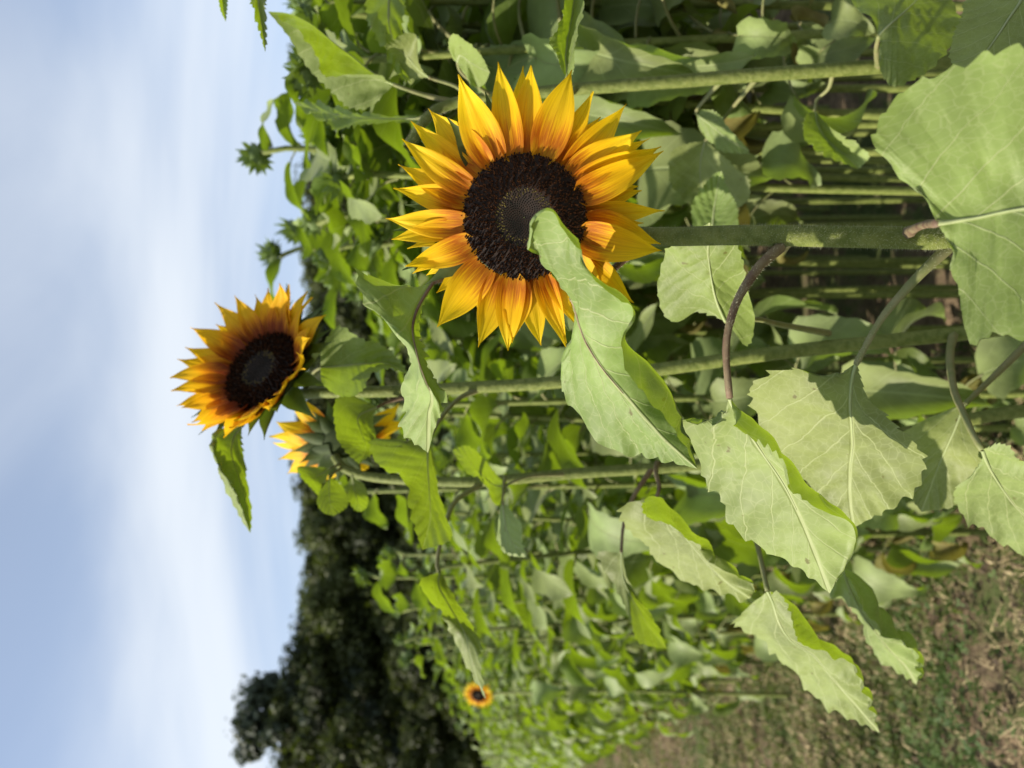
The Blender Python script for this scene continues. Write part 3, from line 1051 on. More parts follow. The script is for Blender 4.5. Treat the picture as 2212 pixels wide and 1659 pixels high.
hero_leaf(E, 'Z4', [
    ([(1330, 1500), (1310, 1580), (1320, 1660), (1360, 1720), (1400, 1740)], [1.0, 1.0, .99]),
    ([(1340, 1500), (1350, 1570), (1370, 1640), (1385, 1700), (1400, 1740)], [1.0, 1.01, .99]),
    ([(1350, 1500), (1420, 1560), (1445, 1640), (1440, 1700), (1400, 1740)], [1.0, 1.02, .99])],
    1, [(765, 1020, 1.01)], pr=.0013, teeth=9)
hero_leaf(E, 'Y2', [
    ([(250, 815), (140, 870), (200, 1000), (270, 1090), (320, 1165), (400, 1350), (490, 1510), (568, 1655)], [.86, .82, .81, .83, .87, .87, .84]),
    ([(262, 815), (255, 900), (310, 1010), (370, 1110), (430, 1220), (470, 1380), (520, 1540), (568, 1655)], [.86, .86, .86, .85, .84]),
    ([(270, 815), (340, 930), (420, 1060), (480, 1170), (530, 1280), (525, 1400), (545, 1540), (568, 1655)], [.86, .89, .90, .87, .835, .835, .84])],
    1, [(1042, 1045, .98), (988, 1078, .95), (968, 1115, .92), (952, 1170, .88), (944, 1215, .87)], pr=.0022)
hero_leaf(E, 'Y2', [
    ([(720, 225), (640, 160), (560, 60), (450, -20), (345, 0)], [.92, .95, .95, .93]),
    ([(700, 240), (620, 230), (530, 150), (440, 60), (345, 5)], [.92, .92, .92, .93]),
    ([(690, 300), (640, 365), (540, 190), (450, 150), (345, 10)], [.92, .89, .89, .93])],
    1, [(1225, 1024, .975), (1150, 1028, .94), (1110, 1040, .925)], pr=.0016)
hero_leaf(E, 'Y2', [
    ([(670, 365), (650, 480), (650, 600), (700, 690), (845, 715)], [.90, .92, .92, .90]),
    ([(682, 365), (695, 460), (712, 540), (750, 620), (845, 715)], [.90, .90, .90, .90]),
    ([(705, 365), (760, 440), (806, 500), (805, 600), (845, 715)], [.90, .885, .885, .90])],
    1, [(1090, 1030, .93), (1086, 1070, .905)], pr=.0014, teeth=12)
hero_leaf(E, 'Y3', [
    ([(205, 975), (0, 1040), (10, 1180), (150, 1300), (235, 1420), (430, 1540), (640, 1610), (960, 1731)], [.72, .72, .74, .74, .72, .70]),
    ([(210, 980), (230, 1060), (300, 1160), (380, 1220), (480, 1340), (580, 1460), (720, 1580), (960, 1731)], [.72, .71, .70, .70]),
    ([(230, 975), (290, 1005), (370, 1090), (460, 1190), (560, 1300), (680, 1410), (820, 1546), (960, 1731)], [.72, .70, .69, .69, .70]),
    ([(205, 975), (125, 1010), (150, 1105), (300, 1180), (480, 1290), (560, 1405), (815, 1546), (960, 1731)], [.72, .67, .655, .66, .69, .70])],
    1, [(1420, 1000, .97), (1417, 1020, .85), (1424, 1050, .75)], pr=.0020, purple=True, crease=.25, tilt=(.8, .1))
hero_leaf(E, 'Y2', [
    ([(1465, 680), (1315, 695), (1440, 915), (1530, 1130), (1600, 1280), (1770, 1318)], [.90, .92, .90, .87, .88]),
    ([(1470, 680), (1470, 760), (1490, 880), (1570, 1040), (1660, 1180), (1770, 1318)], [.90, .90, .90, .90, .88]),
    ([(1478, 680), (1490, 800), (1560, 960), (1640, 1060), (1715, 1190), (1770, 1318)], [.90, .89, .92, .93, .88])],
    1, [(1410, 1010, .97), (1370, 1070, .94), (1348, 1130, .92), (1343, 1175, .91)], pr=.0020, purple=True)
hero_leaf(E, 'Y4', [
    ([(785, 410), (640, 540), (620, 610), (760, 690), (900, 835), (1040, 970), (1220, 1095), (1410, 1190)], [.72, .74, .74, .74, .72, .70]),
    ([(790, 405), (820, 470), (860, 590), (930, 690), (1040, 760), (1140, 880), (1260, 1020), (1410, 1190)], [.72, .71, .70, .70]),
    ([(800, 405), (860, 450), (960, 530), (1060, 610), (1160, 705), (1270, 795), (1345, 970), (1410, 1190)], [.72, .70, .69, .68, .70]),
    ([(800, 405), (845, 440), (900, 545), (955, 660), (1060, 715), (1230, 785), (1340, 970), (1410, 1190)], [.72, .68, .66, .655, .67, .70])],
    1, [(1600, 1000, .97), (1620, 1110, .85), (1637, 1180, .76), (1650, 1240, .73)], pr=.0022, crease=.25, tilt=(.9, .1), label='long pale leaf hanging lowest over the path')
hero_leaf(E, 'Y4', [
    ([(1205, 280), (1140, 420), (1270, 500), (1330, 660), (1420, 790), (1530, 865), (1615, 922)], [.80, .81, .82, .82, .80]),
    ([(1210, 275), (1240, 380), (1320, 540), (1400, 650), (1470, 740), (1550, 820), (1615, 922)], [.80, .79, .79, .80]),
    ([(1215, 270), (1310, 350), (1400, 450), (1490, 560), (1590, 690), (1645, 820), (1615, 922)], [.80, .78, .77, .78, .80]),
    ([(1215, 270), (1255, 370), (1320, 490), (1420, 630), (1560, 710), (1640, 820), (1615, 922)], [.80, .75, .74, .76, .80])],
    1, [(1900, 950, .96), (1850, 1100, .86), (1830, 1190, .82)], pr=.0020, crease=.25, tilt=(.8, .1))

# ------------------------------------------------------------------ plant B: leafy stem to the right of the big flower
B = plant_root('leafy flowerless sunflower stem standing close behind the large flower', 0.36, 0.86)
hero_stem(B, [(880, 320, .84), (925, 252, .85), (985, 222, .86), (1110, 206, .86), (1234, 193, .86), (1450, 177, .86), (1620, 163, .86), (1898, 144, .86), (2260, 120, .86)],
          0.0055, 0.0095, 3500, rng)
hero_leaf(B, 'Z1', [
    ([(1190, 700), (1020, 630), (660, 650), (580, 540), (520, 400), (340, 210), (150, 95)], [.84, .81, .78, .78, .79, .80]),
    ([(1190, 700), (1060, 640), (860, 480), (700, 360), (520, 210), (330, 115), (150, 95)], [.84, .84, .83, .82, .80]),
    ([(1190, 705), (1000, 875), (820, 880), (670, 740), (500, 580), (330, 310), (150, 95)], [.84, .85, .85, .84, .80])],
    1, [(985, 222, .86), (920, 206, .85), (870, 190, .84)], pr=.0019, crease=.2, label='leaf tip curling up against the sky')
hero_leaf(B, 'Z1', [
    ([(1380, 960), (1000, 950), (760, 900), (550, 850), (350, 845)], [.88, .90, .92, .92]),
    ([(1380, 985), (1000, 985), (760, 960), (550, 910), (350, 845)], [.88, .88, .90, .92]),
    ([(1380, 1010), (1000, 1020), (760, 1060), (560, 985), (350, 845)], [.88, .87, .88, .92])],
    1, [(975, 225, .86), (920, 250, .87)], pr=.0016)
hero_leaf(B, 'Z1', [
    ([(970, -150), (975, 0), (985, 200), (1080, 380), (1200, 560), (1340, 690)], [.90, .86, .84, .84]),
    ([(1150, -150), (1150, 0), (1150, 180), (1190, 350), (1250, 530), (1340, 690)], [.90, .88, .87, .84]),
    ([(1290, -150), (1280, 0), (1260, 200), (1250, 400), (1275, 560), (1340, 690)], [.90, .89, .89, .84])],
    1, None)
hero_leaf(B, 'Z1', [
    ([(1480, 640), (1400, 520), (1380, 300), (1290, 280), (1180, 330), (1110, 380)], [.84, .82, .80, .80]),
    ([(1480, 640), (1400, 580), (1330, 500), (1260, 430), (1180, 390), (1110, 385)], [.84, .84, .83, .80]),
    ([(1480, 640), (1380, 650), (1330, 690), (1250, 540), (1170, 440), (1110, 390)], [.84, .85, .85, .80])],
    1, [(1020, 215, .86), (985, 187, .85), (940, 172, .845)], pr=.0016)
hero_leaf(B, 'Z1', [
    ([(1690, 500), (1650, 380), (1680, 290), (1800, 350), (1900, 450), (1990, 600)], [.80, .77, .76, .77]),
    ([(1720, 520), (1740, 460), (1780, 480), (1830, 520), (1900, 560), (1990, 600)], [.80, .79, .79, .77]),
    ([(1740, 560), (1800, 640), (1830, 700), (1900, 720), (1950, 680), (1990, 600)], [.80, .80, .81, .77])],
    1, [(1060, 208, .86), (1000, 160, .82)], pr=.0016)
hero_leaf(B, 'Z2', [
    ([(545, 650), (490, 470), (420, 330), (490, 180), (540, 40), (600, -120)], [.60, .58, .58, .60]),
    ([(555, 655), (545, 480), (560, 330), (590, 180), (610, 40), (620, -120)], [.60, .60, .61, .60]),
    ([(580, 650), (610, 560), (640, 400), (665, 250), (690, 30), (640, -120)], [.60, .58, .58, .60])],
    1, [(1240, 198, .86), (1228, 200, .70)], pr=.0018)
hero_leaf(B, 'Z3', [
    ([(950, 265), (900, 130), (760, 20), (800, -120), (1000, -200), (1350, -230)], [.74, .75, .78, .80, .78]),
    ([(950, 265), (1000, 210), (1080, 140), (1170, 60), (1260, -40), (1350, -230)], [.74, .74, .75, .78]),
    ([(955, 270), (960, 520), (1100, 615), (1360, 470), (1540, 150), (1350, -230)], [.74, .72, .71, .74, .78])],
    1, [(1898, 144, .86), (1893, 108, .78)], pr=.0022)
hero_leaf(B, 'Z3', [
    ([(1640, -100), (1580, 30), (1570, 130), (1520, 230), (1480, 380), (1500, 510)], [.58, .57, .56, .56]),
    ([(2050, -150), (2000, 0), (1900, 150), (1800, 300), (1700, 430), (1560, 560)], [.56, .55, .55, .555]),
    ([(2500, -100), (2450, 100), (2350, 300), (2250, 450), (2000, 560), (1700, 600)], [.54, .53, .54, .555])],
    1, None)
hero_leaf(B, 'Z2', [
    ([(1630, 930), (1680, 915), (1800, 950), (1900, 1060), (2065, 1245)], [.95, .93, .93, .95]),
    ([(1625, 940), (1700, 1000), (1800, 1080), (1900, 1160), (2065, 1250)], [.95, .95, .95, .95]),
    ([(1630, 960), (1670, 1090), (1760, 1190), (1860, 1260), (2060, 1275)], [.95, .97, .97, .95])],
    1, [(1560, 172, .86), (1510, 230, .92)], pr=.0018)
hero_leaf(B, 'Z2', [
    ([(1700, 1170), (1560, 1200), (1430, 1260), (1400, 1400), (1450, 1560), (1700, 1850)], [1.0, 1.0, 1.02, 1.03]),
    ([(1700, 1170), (1670, 1300), (1660, 1400), (1665, 1500), (1680, 1600), (1700, 1850)], [1.0, 1.02, 1.03, 1.03]),
    ([(1705, 1170), (1800, 1260), (1950, 1400), (2060, 1500), (2030, 1680), (1700, 1850)], [1.0, .99, .99, 1.03])],
    1, [(1640, 162, .86), (1560, 260, .97)], pr=.0018)
hero_leaf(B, 'Z2', [
    ([(1600, 1900), (1600, 1700), (1680, 1560), (1780, 1460), (1838, 1418)], [.93, .92, .91, .90]),
    ([(1760, 1950), (1770, 1780), (1790, 1640), (1810, 1520), (1838, 1418)], [.93, .93, .92, .90]),
    ([(1980, 1900), (1960, 1720), (1910, 1600), (1860, 1500), (1838, 1418)], [.93, .92, .91, .90])],
    1, None)
hero_leaf(B, 'Z3', [
    ([(480, 820), (400, 860), (390, 980), (470, 1090), (600, 1170), (790, 1245)], [.90, .88, .88, .90]),
    ([(480, 820), (500, 920), (560, 1020), (640, 1100), (720, 1160), (800, 1240)], [.90, .91, .91, .90]),
    ([(480, 820), (560, 900), (640, 985), (770, 1050), (870, 1150), (810, 1240)], [.90, .88, .88, .90])],
    1, [(1800, 150, .86), (1790, 190, .88), (1765, 215, .895)], pr=.0018)
hero_leaf(B, 'Z6', [
    ([(665, 805), (480, 740), (330, 800), (225, 640), (290, 330), (560, 150)], [.64, .65, .66, .64, .62]),
    ([(665, 805), (610, 680), (580, 560), (560, 430), (550, 330), (560, 150)], [.64, .63, .63, .62]),
    ([(670, 805), (800, 960), (860, 800), (800, 550), (740, 300), (560, 150)], [.64, .65, .65, .62, .62])],
    1, [(1790, 720, .84), (1680, 700, .76), (1640, 690, .70), (1600, 692, .65)], pr=.0020, tilt=(.6, .2))
hero_leaf(B, 'D', [   # hanging leaf crossing the top of the sky
    ([(545, -40), (543, 0), (550, 40), (563, 78), (573, 112)], [.72, .71, .70]),
    ([(558, -40), (558, 0), (563, 40), (569, 78), (573, 112)], [.72, .72, .70]),
    ([(575, -40), (574, 0), (575, 40), (576, 78), (573, 112)], [.72, .71, .70])],
    1, None, pr=.0014)
hero_leaf(B, 'D', [
    ([(470, -40), (471, -20), (473, 0), (479, 25), (488, 47)], [.74, .73, .72]),
    ([(480, -40), (480, -20), (481, 0), (484, 25), (488, 47)], [.74, .74, .72]),
    ([(492, -40), (491, -20), (489, 0), (489, 25), (488, 47)], [.74, .73, .72])],
    1, None, pr=.0014, teeth=9)


# ------------------------------------------------------------------ the field of sunflowers
def field_leaf(seed, L, W, droop, fold, twist, plen, ns=16, nc=4, side=0.0, low=False):
    """a whole leaf with its petiole growing from the origin along +X"""
    r = random.Random(seed)
    b = MB()
    up = r.uniform(0.35, 0.8)
    pp = [Vector((plen * i / 5, 0, plen * up * (i / 5) - plen * .35 * (i / 5) ** 2)) for i in range(6)]
    b.tube(pp, [0.0026 - 0.0010 * i / 5 for i in range(6)], 4 if low else 5, mat=1)
    p = pp[-1].copy()
    ang = math.atan2(pp[-1].z - pp[-2].z, pp[-1].x - pp[-2].x)
    rows = []; uvs = []
    step = L / ns
    yaw = 0.0
    for i in range(ns + 1):
        s = i / ns
        if i:
            ang -= droop / ns * (1.5 - s)
            yaw += side / ns
            p = p + Vector((math.cos(ang) * math.cos(yaw), math.sin(yaw), math.sin(ang))) * step
        t = Vector((math.cos(ang) * math.cos(yaw), math.sin(yaw) * math.cos(ang), math.sin(ang)))
        sd = Vector((-math.sin(yaw), math.cos(yaw), 0))
        nm = t.cross(sd)
        w = W * (min(1, (s / 0.16)) ** 0.7) * ((1 - s) ** 0.75) * (1.05 + 0.9 * s * (1 - s)) * 0.98 + 0.0004
        row = []; ur = []
        for j in range(-nc, nc + 1):
            c = j / nc
            f = fold * (1 + 0.5 * math.sin(seed + s * 3 + (1 if c > 0 else 0)))
            tw = twist * s
            a = f * abs(c) ** 0.8
            yy = c * w * math.cos(a); zz = abs(c) * w * math.sin(a)
            zz += 0.16 * W * math.sin(s * 11 + seed + (2 if c > 0 else 0)) * abs(c) ** 2 * (0 if low else 1)
            back = -0.10 * L * abs(c) ** 1.5 * max(0, 1 - s * 5)
            y2 = yy * math.cos(tw) - zz * math.sin(tw); z2 = yy * math.sin(tw) + zz * math.cos(tw)
            tooth = (1.0 + (0.07 if i % 2 else -0.02)) if abs(j) == nc and not low else 1.0
            row.append(p + sd * y2 * tooth + nm * z2 + t * back)
            ur.append((c * w / L, s))
        rows.append(row); uvs.append(ur)
    b.grid(rows, uvs, 0)
    return b


VAR = []
for i in range(12):
    r = random.Random(100 + i)
    fb = field_leaf(i, r.uniform(.12, .175), r.uniform(.042, .064), r.uniform(0.9, 2.3), r.uniform(0.15, 0.75), r.uniform(-.9, .9), r.uniform(.07, .13), side=r.uniform(-.6, .6))
    VAR.append(fb.mesh('leaf', [M['leaf_far'], M['petiole']]))
M['leaf_dry'] = simple_material('dry_leaf', (0.15, 0.125, 0.035), (0.22, 0.21, 0.06), 25, 0.7, trans=(.22, .20, .03), tfac=.35)
DRY = []
for i in range(3):
    DRY.append(field_leaf(80 + i, .12, .036, 2.6 + .3 * i, .9, 1.2 * (i - 1), .07).mesh('leaf', [M['leaf_dry'], M['petiole']]))
TOPV = []
for i in range(5):
    r = random.Random(200 + i)
    fb = field_leaf(30 + i, r.uniform(.12, .175), r.uniform(.034, .052), r.uniform(0.1, 1.6), r.uniform(0.2, 0.6), r.uniform(-.5, .5), r.uniform(.02, .045))
    TOPV.append(fb.mesh('leaf', [M['leaf_far'], M['petiole']]))


def bud_mesh(seed, size):
    r = random.Random(seed)
    b = MB()
    rows = [[Vector((math.cos(a * .5236) * rr * size, math.sin(a * .5236) * rr * size, z * size)) for a in range(12)]
            for rr, z in ((.15, 0), (.7, .15), (1, .5), (.95, .85), (.6, 1.1), (.05, 1.2))]
    b.grid(rows, wrap=True)
    for i in range(34):
        a = i * 2.4
        lv = i / 34
        el = -0.3 + 1.3 * lv
        d = Vector((math.cos(a) * math.cos(el), math.sin(a) * math.cos(el), math.sin(el)))
        base = Vector((0, 0, .55 * size)) + Vector((d.x, d.y, d.z * .7)) * size * .85
        t = d.cross(Vector((0, 0, 1))).normalized()
        ln = size * r.uniform(0.55, 1.25)
        w = size * r.uniform(.28, .42)
        c1 = base + d * ln * .45 + Vector((0, 0, size * .15)); tip = base + d * ln + Vector((0, 0, size * r.uniform(-.1, .5)))
        b.add([base - t * w, base + t * w, c1 + t * w * .7, c1 - t * w * .7, tip], [(0, 1, 2, 3), (3, 2, 4)])
    return b.mesh('bud', [M['bud']])


BUDS = [bud_mesh(i, .016 + .003 * i) for i in range(3)]


def stem_mesh(seed, h, r0):
    r = random.Random(seed)
    b = MB()
    lean = Vector((r.uniform(-.07, .07), r.uniform(-.07, .07), 0))
    path = [Vector((lean.x * (i / 8) ** 2, lean.y * (i / 8) ** 2, h * i / 8 - 0.03)) for i in range(9)]
    nod = Vector((r.uniform(-1, 1), r.uniform(-1, 1), 0)).normalized() * .03
    path.append(path[-1] + Vector((nod.x * .6, nod.y * .6, .025)))
    b.tube(path, [r0 * (1 - .05 * i) for i in range(10)], 7)
    return b.mesh('stem', [M['stem']]), path, nod


STEMS = [stem_mesh(300 + i, 1.0 + .0 * i, .0088) for i in range(5)]
FIELD_LABEL = 'leafy green sunflower plant with a closed bud deeper inside the dense field'


def field_plant(x, y, h, seed, leaves=15, edge=False):
    r = random.Random(seed)
    me, path, nod = STEMS[seed % 5]
    root = empty('sunflower_plant', (x, y, ground_z(x, y)))
    root.rotation_euler.z = r.uniform(0, 6.283)
    if edge:
        tag(root, 'sunflower plant with a closed bud in the two outermost rows along the path', 'sunflower', 'sunflowers of the two outermost rows')
    else:
        tag(root, FIELD_LABEL, 'sunflower', 'budding sunflowers of the field')
    st = bpy.data.objects.new('stem', me); COL.objects.link(st); st.parent = root
    st.scale = (1, 1, h)
    a = r.uniform(0, 6.28)
    for i in range(leaves):
        f = (i + 0.5) / leaves
        lo = 0.26 if x / y < 0.02 else 0.46          # shaded inside the stand the lower leaves have dropped
        z = h * (0.05 + 0.93 * f ** 0.95) if edge and x / y < 0.02 else h * (lo + (0.99 - lo) * f ** 0.75)
        a += 2.4 + r.uniform(-.3, .3)
        k = min(8, int(z / h * 8))
        c = path[k]
        if f > 0.62:
            m = TOPV[r.randrange(5)]; s = r.uniform(.85, 1.3) * (1.25 - .55 * (f - .62) / .38); pitch = r.uniform(-.9, .0)
        else:
            m = VAR[r.randrange(12)]
            s = (0.72 + 0.5 * math.sin(math.pi * min(1, f * 1.1))) * r.uniform(.62, 1.15); pitch = r.uniform(-.35, .35)
            if f < .22 and r.random() < .4:
                m = DRY[r.randrange(3)]
        lf = bpy.data.objects.new('leaf', m); COL.objects.link(lf); lf.parent = root
        lf.location = (c.x, c.y, z)
        lf.rotation_euler = (r.uniform(-.25, .25), pitch, a)
        lf.scale = (s, s, s)
    bd = bpy.data.objects.new('bud', BUDS[seed % 3]); COL.objects.link(bd); bd.parent = root
    bd.location = (path[-1].x, path[-1].y, h - .008)
    bd.rotation_euler = (r.uniform(-.8, .8), r.uniform(-.8, .8), 0)
    sc = r.uniform(.8, 1.25)
    bd.scale = (sc, sc, sc)
    return root


cands = []
sd = 0
for row in range(0, 13):
    off = EDGE + 0.05 + row * 0.34
    n_al = 140
    for i in range(n_al):
        al = 0.2 + i * 0.195 + (row % 2) * .1
        rr = random.Random(row * 1000 + i)
        q = EN * (off + rr.uniform(-.08, .08)) + EX * (al + rr.uniform(-.07, .07))
        rx = q.x / q.y
        if q.y < (1.28 if rx < .15 else 1.08):
            continue
        if abs(rx + 0.42) < 0.05 and 1.9 < q.y < 3.45:
            continue
        if abs(q.x) / q.y > 0.62:
            continue
        hh = rr.uniform(1.38, 1.68) + (0.05 if row < 2 else 0)
        if rx > 0.16:
            hh = min(rr.uniform(1.56, 1.78), H + 0.255 * q.y)
        if q.y < 2.2 and q.x / q.y > -0.12 and q.x / q.y < 0.16:
            hh = min(hh, H + 0.20 * q.y)
        cands.append((q.length + row * 0.35, q.x, q.y, hh, row * 1000 + i))
cands.sort()
near = cands[:280]
far = cands[280:]
for k, (_, x, y, hh, s) in enumerate(near):
    field_plant(x, y, hh, s, leaves=(38 if s < 2000 else 30) if k < 150 else 27, edge=s < 2000)

# hand-placed: taller budding plants standing up against the sky
for (px, py, d, lab) in ((570, 350, 1.42, 'tall sunflower plant with a spiky bud against the sky'),
                         (586, 575, 1.75, 'sunflower plant with a small spiky bud between forest and tilted flower'),
                         (632, 430, 1.9, 'sunflower plant whose bud just rises over the far wood'),
                         (668, 130, 1.38, 'sunflower plant with crowded top leaves at the right of the tall bud')):
    q = P(px, py, d)
    o = field_plant(q.x, q.y, q.z, int(px), leaves=20)
    for ch in o.children:
        if ch.name.startswith('bud'):
            ch.scale = (1.25, 1.25, 1.25)
    o['label'] = lab
    del o['group']

for i, (px, py, d) in enumerate(((690, 60, 1.5), (668, 190, 1.35), (710, 255, 1.25), (672, 285, 1.6), (685, 395, 1.5), (730, 330, 1.3), (700, 480, 1.6), (735, 560, 1.7),
                                 (760, 420, 1.25), (700, 150, 1.35), (690, 15, 1.2), (790, 620, 1.8), (800, 520, 1.35))):
    q = P(px, py, d)
    o = field_plant(q.x, q.y, q.z, 4000 + i * 7, leaves=26)
    o['label'] = 'sunflower plant with upright top leaves behind the large flower'
    o['group'] = 'sunflowers crowding behind the large flower'

# the small open flower far along the row
F = plant_root('small distant sunflower plant in bloom beside the path', *(P(1033, 1502, 3.35).xy))
qF = P(1033, 1502, 3.35)
b = MB()
b.tube([Vector((qF.x, qF.y, -.03)), Vector((qF.x + .02, qF.y, qF.z * .5)), Vector((qF.x, qF.y + .02, qF.z))], [.009, .008, .006], 7)
b.build('stem', M['stem'], F, F.location)
rf = random.Random(9)
flower_head(F, qF, Vector((-.30, -.92, .15)), Vector((0, 0, -1)), .030,
            [(i / 20 * 6.283, rf.uniform(.044, .054), .021, rf.uniform(-.1, .1), i % 2) for i in range(20)], rf, 'petal', bracts=14, florets=200)
for i in range(12):
    lf = bpy.data.objects.new('leaf', VAR[i]); COL.objects.link(lf); lf.parent = F
    lf.location = (0, 0.01, .2 + i * .095); lf.rotation_euler = (0, rf.uniform(-.2, .3), i * 2.4)

# remaining plants far down the rows: one mass nobody could count
b = MB()
low_leaves = [field_leaf(60 + i, .15, .050, 1.2 + .2 * i, .3, .3 * (i - 2), .09, ns=5, nc=1, low=True) for i in range(5)]
rr = random.Random(77)
more = []
for row in range(26):
    off = EDGE + 0.14 + row * .5
    for i in range(70):
        al = 11.0 + i * .42
        q = EN * (off + rr.uniform(-.1, .1)) + EX * (al + rr.uniform(-.15, .15))
        if -0.75 < q.x / q.y < 0.6:
            more.append((0, q.x, q.y, rr.uniform(1.45, 1.8), 0))
for (_, x, y, hh, s) in far + more:
    if y > 20 and rr.random() < .35:
        continue
    base = Vector((x, y, 0))
    nl = 26 if y < 9 else 15
    a = rr.uniform(0, 6)
    b.tube([base, base + Vector((0, 0, hh))], [.008, .006], 4, mat=2)
    for i in range(nl):
        a += 2.4
        z = hh * (.2 + .8 * (i + .5) / nl)
        fb = low_leaves[rr.randrange(5)]
        s = (1.15 if z < hh * .8 else .7) * rr.uniform(.8, 1.15)
        m4 = Matrix.Translation(base + Vector((0, 0, z))) @ Matrix.Rotation(a, 4, 'Z') @ Matrix.Rotation(rr.uniform(-.5, .3), 4, 'Y') @ Matrix.Scale(s, 4)
        o = len(b.v)
        b.v.extend([m4 @ v for v in fb.v]); b.uv.extend(fb.uv)
        for fc, mi in zip(fb.f, fb.m):
            b.f.append(tuple(q + o for q in fc)); b.m.append(mi)
tag(b.build('sunflower_field', [M['leaf_far'], M['petiole'], M['stem']]), 'far rows of the sunflower field merging into one green mass', 'crop', kind='stuff')


# ------------------------------------------------------------------ path: grass, weeds, straw
M['grass'] = simple_material('grass_blade', (0.065, 0.095, 0.022), (0.15, 0.17, 0.055), 6, 0.6, trans=(.2, .28, .03), tfac=.35, bump=0)
M['weed'] = simple_material('weed_leaf', (0.045, 0.085, 0.020), (0.10, 0.15, 0.04), 5, 0.5, trans=(.15, .25, .03), tfac=.3, bump=0)
M['straw'] = simple_material('dry_straw', (0.26, 0.20, 0.105), (0.46, 0.37, 0.21), 9, 0.7, bump=0)
rg = random.Random(21)
gb, wb, sb, cb = MB(), MB(), MB(), MB()


def path_spot():
    while True:
        y = 1.3 + 12 * rg.random() ** 2.0
        x = rg.uniform(-0.62, 0.35) * y
        q = Vector((x, y, 0))
        if q.dot(EN) < EDGE + 0.55:
            return q


for i in range(80000):
    q = path_spot()
    dens = noise.noise(q * 1.3 + Vector((4, 2, 0))) + .35 * noise.noise(q * 4.0)
    inside = q.dot(EN) > EDGE
    if dens < rg.uniform(-.45, .35) or (inside and rg.random() < .7):
        continue
    q.z = ground_z(q.x, q.y)
    big = 1 + q.y * .10
    for k in range(2):
        a = rg.uniform(0, 6.28)
        d = Vector((math.cos(a), math.sin(a), 0))
        ln = rg.uniform(.014, .040) * big
        w = d.cross(Vector((0, 0, 1))) * rg.uniform(.0012, .0024) * big
        m1 = q + d * ln * .35 + Vector((0, 0, ln * .5)); tip = q + d * ln * rg.uniform(.7, 1.0) + Vector((0, 0, ln * rg.uniform(.35, .85)))
        gb.add([q - w, q + w, m1 + w, m1 - w, tip], [(0, 1, 2, 3), (3, 2, 4)], mat=1 if rg.random() < .30 else 0)
for i in range(26000):
    q = path_spot()
    if noise.noise(q * 1.1 + Vector((9, 1, 5))) + .4 * noise.noise(q * 5) < rg.uniform(-.25, .35):
        continue
    q.z = ground_z(q.x, q.y) + rg.uniform(.002, .02)
    n = Vector((rg.uniform(-.6, .6), rg.uniform(-.6, .6), 1)).normalized()
    s = rg.uniform(.005, .013) * (1 + q.y * .05)
    for k in range(3):
        a = k * 2.1 + i
        d = (Quaternion(n, a) @ n.orthogonal()).normalized()
        t = n.cross(d)
        wb.add([q, q + d * s * .7 + t * s * .45, q + d * s * 1.5, q + d * s * .7 - t * s * .45], [(0, 1, 2, 3)])
for i in range(15000):
    q = path_spot()
    patch = noise.noise(q * 1.6 + Vector((1, 7, 2)))
    if patch < rg.uniform(-.3, .5):
        continue
    q.z = ground_z(q.x, q.y) + rg.uniform(.002, .018)
    a = rg.gauss(math.atan2(EX.y, EX.x), 1.0)
    ln = rg.uniform(.008, .028) if rg.random() < .86 else rg.uniform(.03, .11)
    d = Vector((math.cos(a), math.sin(a), rg.uniform(-.15, .25))) * ln
    sb.tube([q, q + d * .5 + Vector((0, 0, .003)), q + d], rg.uniform(.0006, .0015), 3)
for i in range(5000):
    q = path_spot()
    if q.y > 6 or noise.noise(q * 2.1 + Vector((5, 5, 5))) < rg.uniform(-.5, .4):
        continue
    q.z = ground_z(q.x, q.y)
    s = rg.uniform(.003, .014)
    vs = [q + Vector((rg.uniform(-1, 1), rg.uniform(-1, 1), rg.uniform(-.5, .8))).normalized() * s * rg.uniform(.7, 1.2) for _ in range(6)]
    cb.add(vs, [(0, 1, 2), (0, 2, 3), (0, 3, 4), (1, 2, 5), (2, 3, 5), (3, 4, 5), (0, 1, 4), (1, 4, 5)])
M['clod'] = simple_material('soil_clod', (0.07, 0.05, 0.034), (0.18, 0.135, 0.09), 20, 0.95, bump=0)
tag(gb.build('grass', [M['grass'], M['straw']], smooth=False), 'short patchy grass growing on the path', 'grass', kind='stuff')
tag(wb.build('ground_weeds', M['weed'], smooth=False), 'low green weeds scattered over the path', 'weeds', kind='stuff')
tag(sb.build('straw_litter', M['straw']), 'dry straw pieces lying on the path', 'straw', kind='stuff')
tag(cb.build('soil_clods', M['clod'], smooth=False), 'small brown soil crumbs on the path', 'soil', kind='stuff')


# ------------------------------------------------------------------ daisies in the weeds and a bee on the tilted flower
M['daisy_white'] = simple_material('daisy_white', (0.70, 0.70, 0.68), (0.80, 0.80, 0.80), 50, 0.6, bump=0)
M['daisy_yellow'] = simple_material('daisy_yellow', (0.70, 0.42, 0.02), (0.80, 0.50, 0.03), 80, 0.7, bump=0)
pm = MB()
pm.grid([[Vector((.002 + .010 * k / 4, (j - 1) * .0022 * math.sin(math.pi * (.2 + .7 * k / 4)), .0008 * (k - 2) ** 2 * .3)) for j in range(3)] for k in range(5)])
daisy_petal = pm.mesh('petal', [M['daisy_white']])
dm = MB()
dm.grid([[Vector((math.cos(a * .6283) * r, math.sin(a * .6283) * r, z)) for a in range(10)] for r, z in ((.0042, 0), (.0036, .0016), (.0018, .0026), (.0002, .0029))], wrap=True)
daisy_disc = dm.mesh('disc', [M['daisy_yellow']])
DAISY = (((2060, 1066), 'white daisy low among the stems left of the broad leaf', 1.75), ((2088, 1092), 'white daisy next to a second one near the soil', 1.78))
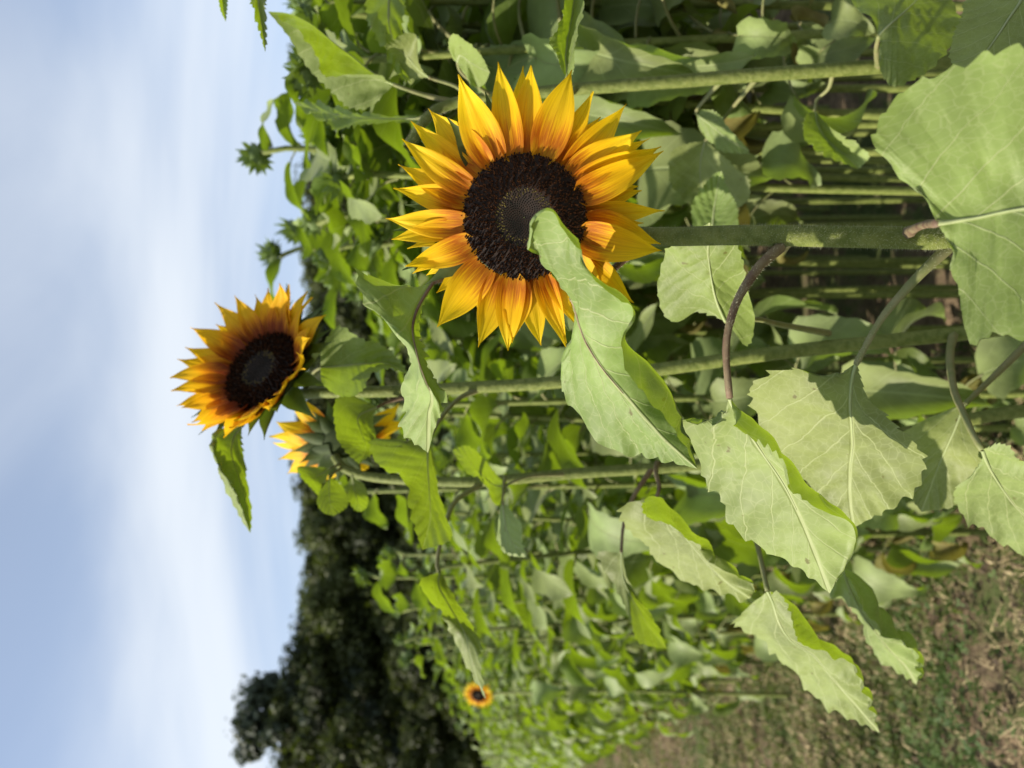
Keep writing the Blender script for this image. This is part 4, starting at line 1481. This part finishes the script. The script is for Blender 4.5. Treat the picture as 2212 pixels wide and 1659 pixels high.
for (pp, lab, d) in DAISY:
    q = P(pp[0], pp[1], d)
    o = empty('daisy', (q.x, q.y, ground_z(q.x, q.y)))
    tag(o, lab, 'daisy', 'daisies at the foot of the plants')
    zt = max(0.05, q.z - o.location.z)
    st = MB()
    st.tube([Vector((0, 0, 0)), Vector((.006, 0, zt * .5)), Vector((0, 0, zt))], [.0014, .0012, .001], 5)
    st.build('stem', M['stem'], o)
    hd = bpy.data.objects.new('disc', daisy_disc); COL.objects.link(hd); hd.parent = o
    hd.matrix_local = Matrix.Translation((0, 0, zt)) @ Matrix.Rotation(R(40), 4, 'X')
    for k in range(13):
        pt = bpy.data.objects.new('petal', daisy_petal); COL.objects.link(pt); pt.parent = hd
        pt.matrix_local = Matrix.Rotation(k / 13 * 6.283, 4, 'Z')

M['bee_dark'] = simple_material('bee_body', (0.05, 0.030, 0.012), (0.16, 0.095, 0.035), 260, 0.7, bump=0)
M['bee_wing'] = simple_material('bee_wing', (0.42, 0.44, 0.48), (0.55, 0.56, 0.60), 300, 0.3, trans=(.6, .6, .6), tfac=.5, bump=0, spec=.6)
qb = P(611, 802, DC - .012) + nC * .009
bee = empty('bee', qb)
tag(bee, 'small brown bee with pale wings sitting on the tilted flower', 'bee')
bm_ = MB()
prof = [(-.0075, .0003), (-.0065, .0016), (-.0045, .0026), (-.002, .0025), (-.0006, .0014), (.0006, .0022), (.0024, .0026), (.004, .0016), (.0046, .0010), (.0054, .0017), (.0066, .0013), (.0072, .0002)]
bm_.grid([[Vector((x, math.cos(a * .6283) * r, math.sin(a * .6283) * r)) for a in range(10)] for x, r in prof], wrap=True)
for sgn in (-1, 1):
    for k in range(3):
        x0 = .0035 - k * .0014
        bm_.tube([Vector((x0, sgn * .0015, -.001)), Vector((x0 + .001 - k * .001, sgn * .0040, -.0005)), Vector((x0 + .001 - k * .0016, sgn * .0052, -.0035))], [.0004, .0003, .0002], 4)
body = bm_.build('body', M['bee_dark'], bee)
for sgn in (-1, 1):
    wv = MB()
    wv.grid([[Vector((.002 - .009 * k / 6, sgn * (.0010 + .0030 * k / 6 + (j - 1) * .0017 * math.sin(math.pi * (.12 + .8 * k / 6))), .0027 + .0004 * k / 6)) for j in range(3)] for k in range(7)])
    wv.build('wing', M['bee_wing'], bee)
bx = Vector((0.1, 0.1, -1)); bx = (bx - nC * bx.dot(nC)).normalized()
bee.rotation_euler = Matrix((bx, nC.cross(bx), nC)).transposed().to_euler()
